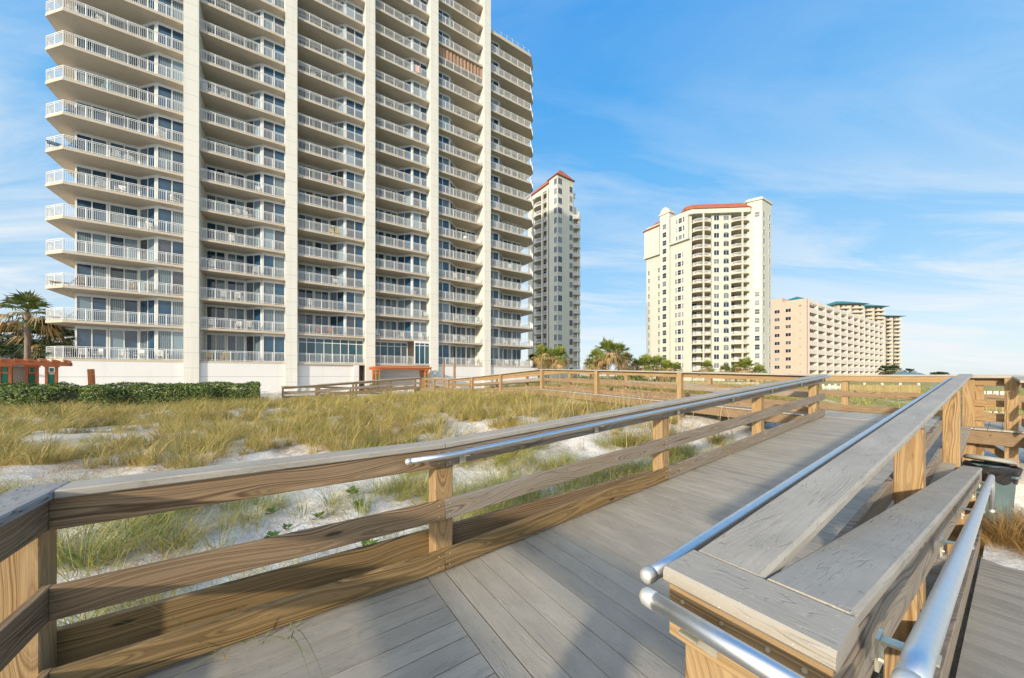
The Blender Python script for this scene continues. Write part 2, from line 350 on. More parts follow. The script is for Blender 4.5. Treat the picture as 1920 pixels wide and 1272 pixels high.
M['sand'] = sandmat()
def seamat():
    q = NT('gulf_water'); q.bump(q.noise(q.vec((1, 1, 1), rnd=False), .5, 6), .4, .3); return q.fin((.03, .13, .15), .12)
M['sea'] = seamat()
M['pool'] = plain('pool_deck_concrete', (.52, .49, .45), .8, .15, .8)

# ------------------------------------------------------------------ ground, sea
def sm(x, a, b):
    x = np.clip((x - a) / (b - a), 0, 1); return x * x * (3 - 2 * x)
def vnoise(x, y, seed=0):
    xi = np.floor(x).astype(int); yi = np.floor(y).astype(int); xf = x - xi; yf = y - yi
    def h(a, b):
        k = (a * 374761393 + b * 668265263 + seed * 974634777) & 0x7fffffff
        k = ((k ^ (k >> 13)) * 1274126177) & 0x7fffffff
        return ((k ^ (k >> 16)) & 0xffff) / 65535.
    u = xf * xf * (3 - 2 * xf); v = yf * yf * (3 - 2 * yf)
    return (h(xi, yi) * (1 - u) + h(xi + 1, yi) * u) * (1 - v) + (h(xi, yi + 1) * (1 - u) + h(xi + 1, yi + 1) * u) * v
def gz(s, t):
    s = np.asarray(s, float); t = np.asarray(t, float)
    g = -1.95 + 0 * s
    hill = sm(s, -1, 9) * sm(t, 2.8, 7) * (1 - sm(t, 20, 27)) * (1 - .5 * sm(s, 16, 40))
    g = g + .62 * hill
    g = g + .30 * sm(s, 9, 12) * (1 - sm(t, 20, 27)) * sm(t, -6, 2)
    rough = .26 * (vnoise(s * .45 + 9, t * .45, 1) - .5) + .16 * (vnoise(s * 1.3, t * 1.3, 2) - .5) + .07 * (vnoise(s * 4.2, t * 4.2, 3) - .5)
    g = g + rough * sm(np.abs(t - 1), 1.2, 4) 
    g = np.where((t < 1.6) & (s > -3) & (s < 10.2), g * 0 - 2.17 + .02 * (vnoise(s * 4, t * 4, 5) - .5), g)
    g = np.where((t > 31.5), -2.0, g)
    g = np.where((t < 0), g - 3.6 * sm(-t, 25, 70), g)
    return g
def axis(bands):
    out = []
    for a, b, d in bands: out += list(np.arange(a, b, d))
    return np.array(out + [bands[-1][1]])
S = axis([(-400, -40, 40), (-40, -14, 2), (-14, -3, .3), (-3, 12, .14), (12, 30, .4), (30, 80, 2.5), (80, 760, 40)])
T = axis([(-120, -30, 15), (-30, -4, 2), (-4, 1.2, .3), (1.2, 10, .14), (10, 30, .4), (30, 80, 5), (80, 480, 80), (480, 4000, 880)])
SS, TT = np.meshgrid(S, T, indexing='ij'); GZ = gz(SS, TT)
vv = np.stack([SS, TT, GZ], -1).reshape(-1, 3); n_, m_ = SS.shape
idx = np.arange(n_ * m_).reshape(n_, m_); ff = np.stack([idx[:-1, :-1], idx[1:, :-1], idx[1:, 1:], idx[:-1, 1:]], -1).reshape(-1, 4)
go = bpy.data.objects.new('ground', npmesh('ground', vv, ff, M['sand'], True)); COL.objects.link(go)
go.rotation_euler = (0, 0, ROT); go.location = (0, 0, ZC); tag(go, kind='structure')
sea = MB(); sea.add([(-9000, -9000, 0), (9000, -9000, 0), (9000, 9000, 0), (-9000, 9000, 0)], [(0, 1, 2, 3)])
so2 = sea.build('sea', M['sea']); so2.location = (0, 0, .0); tag(so2, kind='structure')
pd = MB().box(-60, 60, 31.9, 200, -2.05, -1.94); pdo = pd.build('pool_deck', M['pool']); pdo.rotation_euler = (0, 0, ROT); pdo.location = (0, 0, ZC); tag(pdo, kind='structure')

# ------------------------------------------------------------------ boards
def chbox(L_, wd, h, c=.004):                                    # board along x with eased long edges, centred
    y, z = wd / 2, h / 2
    pr = [(-y + c, -z), (y - c, -z), (y, -z + c), (y, z - c), (y - c, z), (-y + c, z), (-y, z - c), (-y, -z + c)]
    vs = [(x, a, b) for x in (-L_ / 2, L_ / 2) for a, b in pr]
    fs = [tuple(range(8))[::-1], tuple(range(8, 16))] + [(i, (i + 1) % 8, (i + 1) % 8 + 8, i + 8) for i in range(8)]
    return MB().add(vs, fs)
def board(name, mat, parent, p0, p1, wd, h, c=.004):
    """p0, p1 = (s, t, z) of the centre line ends"""
    a = st(*p0); b = st(*p1); d = (b - a); Lg = d.length; x = d.normalized()
    y = Vector((0, 0, 1)).cross(x)
    if y.length < 1e-3: y = Vector((-B, A, 0))
    y.normalize(); z = x.cross(y)
    Mx = Matrix((x, y, z)).transposed().to_4x4(); Mx.translation = (a + b) / 2
    o = chbox(Lg, wd, h, c).build(name, mat)
    return place(o, Mx, parent)
def post(parent, s, t, z0, z1, mat=None, wd=.14):
    a = st(s, t, z0); b = st(s, t, z1); Lg = z1 - z0
    x = Vector((0, 0, 1)); y = Vector((A, B, 0)); z = x.cross(y)
    Mx = Matrix((x, y, z)).transposed().to_4x4(); Mx.translation = (a + b) / 2
    return place(chbox(Lg, wd, wd, .005).build('post', mat or M['post']), Mx, parent)
def planks(name, mat, s0, s1, t0, t1, zf, along, wd=.1385, gap=.006, th=.028, slope_axis='s', kind='structure', seg=None, z1f=None):
    """deck of separate planks; along = 's' or 't'; mesh local x = plank direction"""
    mb = MB()
    if along == 's':
        n = int(round((t1 - t0) / (wd + gap)))
        for i in range(n):
            a = t0 + i * (wd + gap); b = a + wd; cuts = seg or [s0, s1]
            for c0, c1 in zip(cuts[:-1], cuts[1:]):
                z0, z1 = zf(c0, a), zf(c1, a); za, zb = zf(c0, b), zf(c1, b)
                mb.add([(c0, a, z0 - th), (c1, a, z1 - th), (c1, b, zb - th), (c0, b, za - th), (c0, a, z0), (c1, a, z1), (c1, b, zb), (c0, b, za)],
                       [(3, 2, 1, 0), (4, 5, 6, 7), (0, 1, 5, 4), (1, 2, 6, 5), (2, 3, 7, 6), (3, 0, 4, 7)])
        o = mb.build(name, mat); o.rotation_euler = (0, 0, ROT)
    else:
        n = int(round((s1 - s0) / (wd + gap)))
        for i in range(n):
            a = s0 + i * (wd + gap); b = a + wd
            z0, z1 = zf(a, t0), zf(b, t0)
            # local x = t, local y = -s
            mb.add([(t0, -a, z0 - th), (t1, -a, z0 - th), (t1, -b, z1 - th), (t0, -b, z1 - th), (t0, -a, z0), (t1, -a, z0), (t1, -b, z1), (t0, -b, z1)],
                   [(0, 1, 2, 3), (7, 6, 5, 4), (4, 5, 1, 0), (5, 6, 2, 1), (6, 7, 3, 2), (7, 4, 0, 3)])
        o = mb.build(name, mat); o.rotation_euler = (0, 0, ROT + math.pi / 2)
    o.location = (0, 0, ZC); return tag(o, kind=kind)
HC, E_, W_ = 1.463, .498, .162
TL, TR = 2.323, .502
SR0 = 1.0
def z1r(s, t=0): return -HC + .0558 * (s - SR0)            # ramp going up
def z2r(s, t=0): return -HC - .108 * (s - SR0)             # ramp going down to the sand
HR = HC - E_                                                 # cap height above the deck (.965)
planks('landing_deck', M['deck'], -.80, .868, -1.9, 2.49, lambda s, t: -HC, 's')
planks('landing_border_plank', M['deck'], .874, 1.0, -1.9, 2.49, lambda s, t: -HC + .0002, 't', wd=.13)
planks('ramp_deck', M['deck'], 1.012, 10.30, .36, 2.44, z1r, 't')
planks('lower_ramp_deck', M['deck'], 1.012, 7.2, -1.85, .16, z2r, 't')
# boardwalk over the dune: height of its cap along t
PT = [-8, 2.4, 5.84, 9.26, 12.7, 16.4, 19.9, 23.8, 27, 32]
PZ = [.0, .02, .12, .22, .31, .09, -.11, -.28, -.26, -.20]
def capz(t): return float(np.interp(t, PT, PZ))
planks('boardwalk_deck', M['deck2'], 10.32, 12.34, -4, 31.4, lambda s, t: capz(t) - .965, 's')
ub = MB()
for sv in (10.36, 12.30):
    for a, b in zip([-4, .3, 2.4, 5.84, 9.26, 12.7, 16.4, 19.9, 23.8, 27], [.3, 2.4, 5.84, 9.26, 12.7, 16.4, 19.9, 23.8, 27, 31.4]):
        ub.bar((sv, a, capz(a) - .965 - .16), (sv, b, capz(b) - .965 - .16), .04, .235)
uo = ub.build('boardwalk_joists', M['rail']); uo.rotation_euler = (0, 0, ROT); uo.location = (0, 0, ZC); tag(uo, kind='structure')
ub = MB()
for tt_ in (.42, 2.40): ub.bar((1.0, tt_, z1r(1.0) - .16), (10.3, tt_, z1r(10.3) - .16), .04, .235)
for tt_ in (-1.8, .12): ub.bar((1.0, tt_, z2r(1.0) - .15), (7.1, tt_, z2r(7.1) - .15), .04, .235)
ub.bar((-.78, -1.9, -HC - .16), (-.78, 2.45, -HC - .16), .04, .235); ub.bar((.98, -1.9, -HC - .16), (.98, 2.45, -HC - .16), .04, .235)
uo = ub.build('ramp_joists', M['railgray']); uo.rotation_euler = (0, 0, ROT); uo.location = (0, 0, ZC); tag(uo, kind='structure')

RAILS = ((.857, .139), (.466, .147), (.095, .150))                 # centre height above deck, board height
def rails(parent, p0, p1, zf, mats, side, off=.0):
    """three boards from p0=(s,t) to p1, zf(s,t) = deck height"""
    for (h, hh), m in zip(RAILS, mats):
        board('rail_board', m, parent, (p0[0], p0[1], zf(*p0) + h), (p1[0], p1[1], zf(*p1) + h), .036, hh)
def bracket(parent, hr, p, side, zup=0):                            # small zinc bracket holding the pipe at p, wall plate towards side (s,t)
    mb = MB(); c = Vector(p); sd_ = Vector((side[0], side[1], 0))
    ax = Vector((-sd_.y, sd_.x, 0))
    pl = c + sd_ * .062 + Vector((0, 0, -.055))
    mb.bar(pl - Vector((0, 0, .035)), pl + Vector((0, 0, .035)), .05, .006, up=sd_)
    mb.bar(pl + Vector((0, 0, .026)) - sd_ * .002, c + Vector((0, 0, -.024)), .028, .006)
    mb.bar(c + Vector((0, 0, -.023)) - ax * .02, c + Vector((0, 0, -.023)) + ax * .02, .04, .005)
    for k in (-1, 1): mb.tube([pl + ax * (.013 * k) + Vector((0, 0, -.012 * k)) - sd_ * .002, pl + ax * (.013 * k) + Vector((0, 0, -.012 * k)) - sd_ * .009], .006, 8)
    o = mb.build('bracket', M['bracket']); o.parent = hr; return o
def handrail(parent, pts, brs, side, r=.0205, ends=(True, True)):
    mb = MB(); mb.tube(pts, r, 18, cap=True)
    o = mb.build('handrail', M['galv'], smooth=True)
    Mx = Matrix.Translation((0, 0, ZC)) @ Matrix.Rotation(ROT, 4, 'Z'); place(o, Mx, parent)
    for k, e in enumerate(ends):
        if not e: continue
        p = Vector(pts[0] if k == 0 else pts[-1]); q_ = Vector(pts[1] if k == 0 else pts[-2]); d = (p - q_).normalized()
        cb = MB(); prof = [(0, .0215), (.006, .0215), (.012, .0195), (.018, .0145), (.021, .007), (.0222, .001)]
        cb.tube([p + d * (a - .016) for a in (0, .016)] + [p + d * a for a, _ in prof[1:]], [.0216, .0216] + [b for _, b in prof[1:]], 18)
        c_ = cb.build('end_cap', M['galvcap'], smooth=True); c_.parent = o
    for p in brs: bracket(parent, o, p, side)
    return o

# left railing: short side, landing side, ramp side
LR = empty('wooden_railing', st(.99, 2.45, -1.95), ROT, 'long brown railing with grey cap and one pipe, left of landing and ramp', 'railing')
SCn = -.813
posts_L = [1.0, 3.93, 6.87, 9.86]
cz = -E_ - .02
board('cap_board', M['capline'], LR, (SCn - W_ / 2, TL + W_, cz), (SCn - W_ / 2, -1.9, cz), W_, .04, .007)
board('cap_board', M['cap'], LR, (SCn + .002, TL + W_ / 2, cz), (.993, TL + W_ / 2, cz), W_, .04, .007)
def c1(s): return z1r(s) + HR - .02
for a, b in zip([.996] + posts_L[1:3], posts_L[1:3] + [10.36]):
    board('cap_board', M['cap'], LR, (a + .0015, TL + W_ / 2, c1(a)), (b - .0015, TL + W_ / 2, c1(b)), W_, .04, .007)
tb = TL + .020 + .018
zl = lambda s, t: -HC
rails(LR, (SCn - .018, tb), (1.0, tb), zl, (M['rail'], M['rail'], M['kick']), 0)
sbx = SCn - .02 - .018
for (h, hh), m in zip(RAILS, (M['rail'], M['rail'], M['rail'])):
    board('rail_board', m, LR, (sbx, TL + .06, -HC + h), (sbx, -1.9, -HC + h), .036, hh)
for i, (a, b) in enumerate(zip([1.003] + [x + .003 for x in posts_L[1:3]], posts_L[1:3] + [10.3])):
    ms = (M['railgray'], M['railgray'], M['kick'] if i == 0 else M['railgray'])
    rails(LR, (a, tb), (b, tb), z1r, ms, 0)
for s_ in posts_L:
    post(LR, s_ + .01, TL + .038 + .018 + .07, -2.4, (z1r(s_) if s_ > .9 else -HC) + HR - .042)
post(LR, SCn - .127, TL + .128, -2.4, -E_ - .042); post(LR, SCn - .11, .18, -2.4, -E_ - .042); post(LR, SCn - .11, .325, -2.4, -E_ - .042); post(LR, SCn - .11, -1.7, -2.4, -E_ - .042)  # middle post pair, behind the camera, added to cast the deck's shadow band
board('kick_board', M['kick'], LR, (SCn - .18, TL + .225, -1.33), (1.0, TL + .225, -1.33), .038, .25)
board('kick_board', M['rail'], LR, (1.003, TL + .225, -1.33), (5.2, TL + .225, -1.33), .038, .25)
hz_ = lambda s: z1r(s) + HR - .075
th_ = TL - .075
hp = [(.70, th_, hz_(1.0) - .002), (.98, th_, hz_(1.0)), (1.06, th_, hz_(1.0) + .003), (1.2, th_, hz_(1.2) + .003), (10.25, th_, hz_(10.25) + .04)]
handrail(LR, hp, [(s_, th_, hz_(s_) + .004 * (s_ - 1)) for s_ in (1.13, 2.6, 4.1, 5.6, 7.1, 8.6, 10.0)], (0, 1))

# divider between the two ramps
DV = empty('divider_railing', st(.9, .34, -2.1), ROT, 'double capped railing with three pipes dividing the rising and falling ramps', 'railing')
SE = .821
board('cap_board', M['cap'], DV, (SE + W_ / 2, TR + .002, cz), (SE + W_ / 2, TR - 2 * W_ - .006, cz), W_, .04, .009)
for a, b in zip([SE + W_ + .001, 5.6], [5.6, 10.4]):
    board('cap_board', M['cap'], DV, (a, TR - W_ / 2, c1(a) + .001), (b - .001, TR - W_ / 2, c1(b) + .001), W_, .04, .009)
def c2(s): return z2r(s) + HR - .02
for a, b in zip([SE + W_ + .001, 4.6], [4.6, 7.575]):
    board('cap_board', M['cap'], DV, (a, TR - 1.5 * W_ - .002, c2(a) - .001), (b - .001, TR - 1.5 * W_ - .002, c2(b) - .001), W_ - .002, .04, .009)
for (h, hh), m in zip(RAILS, (M['post'], M['post'], M['rail'])):
    board('rail_board', m, DV, (SE + .034, TR - .006, -HC + h), (SE + .034, TR - 2 * W_ + .002, -HC + h), .036, hh)
for a, b in zip([.875, 3.73, 7.1], [3.728, 7.098, 10.5]):
    rails(DV, (a, TR - .014), (b, TR - .014), lambda s, t: z1r(max(s, 1.0)), (M['railgray'],) * 3, 0)
for a, b in zip([.84, 3.70], [3.698, 7.55]):
    rails(DV, (a, TR - 2 * W_ + .020), (b, TR - 2 * W_ + .020), lambda s, t: z2r(max(s, 1.0)), (M['railgray'], M['railgray'], M['railgray']), 0)
for s_ in (3.80, 7.17, 10.66): post(DV, s_, TR - .032 - .07, -2.5, z1r(s_) + HR - .042)
post(DV, .925, TR - .02 - .085, -2.5, -E_ - .042); post(DV, .925, TR - .02 - .085 - .142, -2.5, -E_ - .042)
for s_ in (2.35, 5.3, 7.45): post(DV, s_, TR - 2 * W_ + .038 + .055, -2.5, z2r(s_) + HR - .042, wd=.1)
q1 = lambda s: z1r(s) + HR - .072
handrail(DV, [(.87, TR + .078, q1(1.0) - .004), (.99, TR + .078, q1(1.0) - .002), (1.1, TR + .078, q1(1.1)), (10.35, TR + .078, q1(10.35))], [(s_, TR + .078, q1(s_)) for s_ in (1.3, 2.9, 4.5, 6.1, 7.7, 9.3)], (0, -1))
q2 = lambda s: z2r(s) + HR - .03
th2 = TR - 2 * W_ - .086
handrail(DV, [(.87, th2, q2(1.0) + .004), (.99, th2, q2(1.0) + .002), (1.1, th2, q2(1.1)), (6.55, th2, q2(6.55)), (6.62, th2, q2(6.62) - .02), (6.64, th2, q2(6.62) - .10), (6.64, th2, q2(6.62) - .40)],
         [(s_, th2, q2(s_)) for s_ in (1.06, 2.3, 3.5, 4.7, 5.9)], (0, 1))
handrail(DV, [(SE - .072, TR - .005, -.548), (SE - .072, .10, -.548)], [(SE - .072, TR - .11, -.548), (SE - .072, TR - .36, -.548)], (1, 0))

def screws(parent, pts, nrm):
    for p in pts:
        c = Vector(p); n_v = Vector(nrm); o = MB().tube([c, c + n_v * .003], [.0055, .0045], 10).build('screw', M['bracket'])
        place(o, Matrix.Translation((0, 0, ZC)) @ Matrix.Rotation(ROT, 4, 'Z'), parent)
for s_ in (.955, 1.04, 3.89, 3.97, 6.83, 6.91):
    for (h, hh) in RAILS: screws(LR, [(s_, TL + .0205, (z1r(s_) if s_ > 1 else -HC) + h + dz_) for dz_ in (-.04, .04)], (0, -1, 0))
screws(DV, [(SE + .0155, t_, -HC + .857 + dz_) for t_ in (.46, .37, .28, .22) for dz_ in (.035,)], (-1, 0, 0))

# railings of the dune boardwalk
def long_railing(name, s0, ts, label, inner, top=M['post'], right=False):
    R_ = empty(name, st(s0, ts[0], gz(s0, ts[0]) - .0), ROT, label, 'railing')
    bd = s0 + inner * .09
    for i, (a, b) in enumerate(zip(ts[:-1], ts[1:])):
        board('cap_board', M['cap'], R_, (s0 + inner * .03, a + .002, capz(a) - .02), (s0 + inner * .03, b - .002, capz(b) - .02), .19, .04, .006)
        for (h, hh), m in zip(RAILS, (top, M['rail'] if i % 3 else M['railgray'], M['rail'])):
            board('rail_board', m, R_, (bd, a, capz(a) - .965 + h), (bd, b, capz(b) - .965 + h), .036, hh)
    for t_ in ts: post(R_, s0, t_ + (.09 if t_ == ts[0] else -.02), float(gz(s0, t_)) - .3, capz(t_) - .042)
    return R_
tn = [2.47, 5.84, 9.26, 12.7, 16.4, 19.9, 23.8, 26.6, 29.4]
long_railing('boardwalk_railing', 10.42, tn, 'near side railing of the dune boardwalk, left of the upper ramp end', 1)
tf = [-3.4, -.6, 2.42, 5.84, 9.26, 12.7, 16.4, 19.9, 23.8, 27.2, 31.3]
long_railing('boardwalk_railing', 12.30, tf, 'far side railing of the dune boardwalk behind the upper landing', -1)
# short railing right of the divider, ends at the tall post
SRL = empty('boardwalk_railing', st(10.5, -.08, -1.6), ROT, 'short railing of four boards behind the trash can with a tall knotty corner post', 'railing')
zt = -.01
board('cap_board', M['cap'], SRL, (10.58, .42, zt - .02), (10.58, -.18, zt - .02), .2, .04, .006)
for h, hh, m in ((.857, .139, M['post']), (.466, .12, M['post']), (.21, .14, M['post']), (-.13, .19, M['post'])):
    board('rail_board', m, SRL, (10.66, .42, zt - .965 + h), (10.66, -.15, zt - .965 + h), .036, hh)
post(SRL, 10.50, -.05, -2.3, zt - .042)
post(SRL, 10.75, .30, -2.3, zt - .042)
for h, hh in ((.857, .139), (.48, .139), (.20, .139), (-.13, .19)):
    board('rail_board', M['post'], SRL, (10.44, -.165, zt - .965 + h - .02), (9.95, -.24, zt - .965 + h - .09), .036, hh)
board('cap_board', M['cap'], SRL, (10.58, -.14, zt - .015), (9.95, -.22, zt - .09), .19, .04, .006)
br_ = board('brace', M['post'], SRL, (10.7, .35, -1.15), (10.7, -.1, -1.55), .036, .12)
# switchback ramp down to the pool: far left of the boardwalk
def seg_rail(name, pts, label, posts_every=1):
    R_ = empty(name, st(pts[0][0], pts[0][1], -2.0), ROT, label, 'railing')
    for (a, b) in zip(pts[:-1], pts[1:]):
        board('cap_board', M['cap'], R_, (a[0], a[1], a[2] - .02), (b[0], b[1], b[2] - .02), .17, .04, .006)
        for (h, hh), m in zip(RAILS, (M['rail'], M['railgray'], M['rail'])):
            board('rail_board', m, R_, (a[0], a[1], a[2] - .965 + h), (b[0], b[1], b[2] - .965 + h), .036, hh)
    for a in pts: post(R_, a[0], a[1] + .09, -2.4, a[2] - .042, M['rail'])
    return R_
seg_rail('switchback_railing', [(10.3, 29.5, -.17), (7.7, 29.5, -.34), (5.0, 29.5, -.52), (2.4, 29.5, -.70), (.1, 29.5, -.83), (.1, 32.2, -.83)], 'near railing of the switchback ramp falling left towards the hedge end')
seg_rail('switchback_railing', [(10.3, 30.9, -.17), (7.7, 30.9, -.34), (5.0, 30.9, -.52), (2.4, 30.9, -.70)], 'middle railing between the two switchback ramp flights')
seg_rail('switchback_railing', [(.1, 32.25, -.83), (2.4, 32.25, -.86), (5.0, 32.25, -1.02), (7.6, 32.25, -1.18)], 'rear railing of the lower switchback flight beside the pool deck')
planks('switchback_deck', M['deck'], .1, 10.3, 29.55, 30.85, lambda s, t: -.17 - .965 - .0647 * (10.3 - s), 's')

# trash can
TCn = (8.25, .12)
tcp = st(TCn[0], TCn[1], -2.05)
TB = empty('trash_can', tcp, 0, 'grey green trash can with black liner and tilted grey lid behind the falling ramp railing', 'trash can'); TB.scale = (.86, .86, 1)
mb = MB().lathe([(.0, .0), (.19, .0), (.195, .03), (.235, .70), (.262, .71), (.268, .76), (.262, .765), (.23, .76), (.18, .05)], 32); mb.build('bin_body', M['bin'], TB, True)
mb = MB(); nn = 40; vs = []; fs = []
for j, (r_, z_) in enumerate([(.236, .60), (.256, .66), (.275, .72), (.282, .775), (.268, .80), (.25, .79), (.23, .70), (.20, .55), (.14, .42), (0.01, .40)]):
    for k in range(nn):
        a_ = 2 * math.pi * k / nn; wv_ = .008 * math.sin(a_ * 9 + j) + .006 * math.sin(a_ * 17 + 2 * j); zz2 = z_ + (.02 * math.sin(a_ * 7) - .02 if j == 0 else .006 * math.sin(a_ * 11))
        vs.append(((r_ + wv_) * math.cos(a_), (r_ + wv_) * math.sin(a_), zz2))
for j in range(9):
    for k in range(nn): fs.append((j * nn + k, j * nn + (k + 1) % nn, (j + 1) * nn + (k + 1) % nn, (j + 1) * nn + k))
mb.add(vs, fs); mb.build('bin_liner', M['bag'], TB)
mb = MB().lathe([(.10, .02), (.105, .035), (.17, .045), (.235, .04), (.25, .025), (.262, .0), (.255, -.02), (.24, .0), (.22, .02), (.12, .022), (.10, .02)], 36)
lid = mb.build('bin_lid', M['lid'], TB, True); lid.location = (-.03, .0, .86); lid.rotation_euler = (R(0), R(9), R(20))
for k in (-1, 1):
    mb = MB().bar((-.04, .27 * k, .68), (.04, .27 * k, .68), .05, .03); mb.build('bin_handle', M['bin'], TB)
# grey rope heap on the sand
mb = MB(); pts = []
for k in range(150):
    a_ = k * .37; r_ = .045 + .07 * abs(math.sin(k * .13))
    pts.append((r_ * 1.5 * math.cos(a_) + .04 * math.sin(k * .05), r_ * math.sin(a_), .03 + .05 * abs(math.sin(k * .21)) * (1 - r_ * 5)))
mb.tube(pts, .013, 6); rp = mb.build('rope_heap', M['rope']); rp.location = st(6.95, -.13, -2.15); tag(rp, 'small heap of grey rope on the sand at the falling ramp foot', 'rope')
# sand blown on the lower ramp foot
mb = MB(); gx = 26; gy = 16
vs = []
for i in range(gx):
    for j in range(gy):
        s_ = 5.6 + 1.9 * i / (gx - 1); t_ = -1.8 + 1.95 * j / (gy - 1)
        hgt = z2r(s_) + .045 * float(vnoise(np.array(s_ * 3.1 + 4), np.array(t_ * 2.3), 7)) - .06 + .085 * (s_ - 5.6) / 1.9
        vs.append((s_, t_, hgt))
mb.add(vs, [(i * gy + j, (i + 1) * gy + j, (i + 1) * gy + j + 1, i * gy + j + 1) for i in range(gx - 1) for j in range(gy - 1)])
o = mb.build('sand_drift', M['sand'], smooth=True); o.rotation_euler = (0, 0, ROT); o.location = (0, 0, ZC); tag(o, kind='structure')

# ------------------------------------------------------------------ grass
def blades(cent, nb, h, segs, wd, spread, rad, mat, name, lean=1., hv=.4):
    N_ = len(cent); P = N_ * nb
    base = np.repeat(cent, nb, 0); sc = np.repeat(RNG.uniform(.45, 1.3, N_), nb)
    az = RNG.uniform(0, 2 * np.pi, P); rr = np.sqrt(RNG.uniform(0, 1, P)) * rad * sc
    b0 = base + np.stack([np.cos(az) * rr, np.sin(az) * rr, np.zeros(P) - .03], 1)
    az2 = az + RNG.normal(0, .7, P); dr = np.stack([np.cos(az2), np.sin(az2)], 1)
    hh = h * sc * RNG.uniform(1 - hv, 1 + hv, P); le = np.abs(RNG.normal(.22, .18, P)) * lean; bd = RNG.uniform(.15, 1.25, P) * spread
    side = np.stack([-dr[:, 1], dr[:, 0]], 1); ww = wd * RNG.uniform(.6, 1.3, P)
    vs = np.zeros((P, segs + 1, 2, 3))
    wind = np.array([.10, .02]); cw_ = np.repeat(RNG.normal(0, .28, (N_, 2)), nb, 0)
    for k in range(segs + 1):
        u = k / segs
        xy = b0[:, :2] + dr * (hh * (le * u + bd * u * u))[:, None] + (wind + cw_) * (hh * u * u)[:, None]
        z = b0[:, 2] + hh * (u - .55 * bd * u * u * u)
        wk = ww * (1 - u ** 1.6 * .9) / 2
        vs[:, k, 0, :2] = xy - side * wk[:, None]; vs[:, k, 1, :2] = xy + side * wk[:, None]; vs[:, k, :, 2] = z[:, None]
    v = vs.reshape(-1, 3); b_ = (np.arange(P) * (segs + 1) * 2)[:, None]
    fs = np.concatenate([b_ + np.array([[2 * k, 2 * k + 1, 2 * k + 3, 2 * k + 2]]) for k in range(segs)], 1).reshape(-1, 4)
    o = bpy.data.objects.new(name, npmesh(name, v, fs, mat)); COL.objects.link(o)
    o.rotation_euler = (0, 0, ROT); o.location = (0, 0, ZC); return o
def scatter(n, s0, s1, t0, t1, dens, ymin=.6, ymax=60, fov=1.62):
    s = RNG.uniform(s0, s1, n); t = RNG.uniform(t0, t1, n)
    X = s * A - t * B; Y = s * B + t * A
    ok = (Y > ymin) & (Y < ymax) & (np.abs(X) < fov * Y + 1) & (RNG.uniform(0, 1, n) < dens(s, t))
    ok &= ~((t < 2.72) & (s > -3) & (s < 10.2)); ok &= ~((s > 10.15) & (s < 12.5)); ok &= ~((t > 29.2) & (s > -1)); ok &= ~(t > 31.2)
    ok &= ~((t < 1) & (s < 10.1))
    s, t = s[ok], t[ok]; return np.stack([s, t, gz(s, t)], 1)
def dn(s, t):
    n = vnoise(s * .38 + 3, t * .38 + 7, 21) * .4 + vnoise(s * 1.1, t * 1.1, 22) * .6
    cover = .54 + .15 * sm(t + .9 * s, 8, 17)
    bare = np.exp(-(((s - .35) / 1.5) ** 2 + ((t - 4.7) / 1.35) ** 2) ** 2)      # open sand beside the landing
    return np.clip((n - (1 - cover) + .05) * 6, 0, 1) * (1 - .97 * bare)
near = scatter(3400, -5, 12, 2.75, 9, dn, ymax=8.0)
tag(blades(near, 36, .42, 5, .0062, 1.1, .13, M['grassg'], 'dune_grass', 1.2), 'green and tan dune grass clumps on the white sand just beyond the near railing', 'grass', kind='stuff')
litter = scatter(9500, -6, 15, 2.7, 14, lambda s, t: np.clip(dn(s, t) + .3, 0, 1), ymax=13)
tag(blades(litter, 9, .24, 3, .004, 2.6, .16, M['dry'], 'grass_litter', 3.2), 'dry straw lying flat on the sand between grass clumps', 'dry grass', kind='stuff')
mid = scatter(5200, -18, 22, 4, 22, dn, ymin=7.0, ymax=15)
tag(blades(mid, 62, .60, 5, .0085, 1.05, .13, M['grass'], 'dune_grass', 1.1), 'golden green dune grass covering the middle of the dune', 'grass', kind='stuff')
farg = scatter(8500, -28, 40, 8, 31, lambda s, t: np.clip(dn(s, t) + .22, 0, 1), ymin=14.5, ymax=34)
tag(blades(farg, 36, .66, 4, .014, 1.0, .16, M['grass'], 'dune_grass', 1.), 'yellow green dune grass in front of the far boardwalk and hedge', 'grass', kind='stuff')
fieldg = scatter(6000, 12.6, 60, -10, 24, lambda s, t: np.clip(vnoise(s * .3, t * .3, 4) * 2 - .2, 0, 1), ymin=8, ymax=40)
tag(blades(fieldg, 18, .42, 2, .02, .8, .3, M['grassg'], 'field_grass', 1.), 'olive green grass field beyond the boardwalk railing', 'grass', kind='stuff')
lush = np.array([[s_, t_, float(gz(s_, t_))] for s_, t_ in [(RNG.uniform(3.6, 9.6), RNG.uniform(2.75, 3.9)) for _ in range(60)]])
tag(blades(lush, 45, .50, 5, .006, .95, .13, M['grassg'], 'dune_grass', 1.3), 'lush green grass leaning against the outside of the ramp railing', 'grass', kind='stuff')
oats = []
for _ in range(46):
    s_ = RNG.uniform(5.5, 9.8); t_ = RNG.uniform(4.0, 8.5); oats.append([s_, t_, float(gz(s_, t_))])
tag(blades(np.array(oats), 2, 1.75, 6, .011, .14, .05, M['oat'], 'sea_oats', .3, .25), 'tall thin sea oat stalks standing above the dune grass before the boardwalk', 'sea oats', kind='stuff')
dryb = np.array([[s_, t_, -2.17] for s_, t_ in [(RNG.uniform(6.9, 8.9), RNG.uniform(-.75, .20)) for _ in range(120)]])
tag(blades(dryb, 60, .30, 4, .005, 1.3, .12, M['dry'], 'dry_grass', 1.6), 'tangled straw coloured grass around the trash can foot', 'dry grass', kind='stuff')
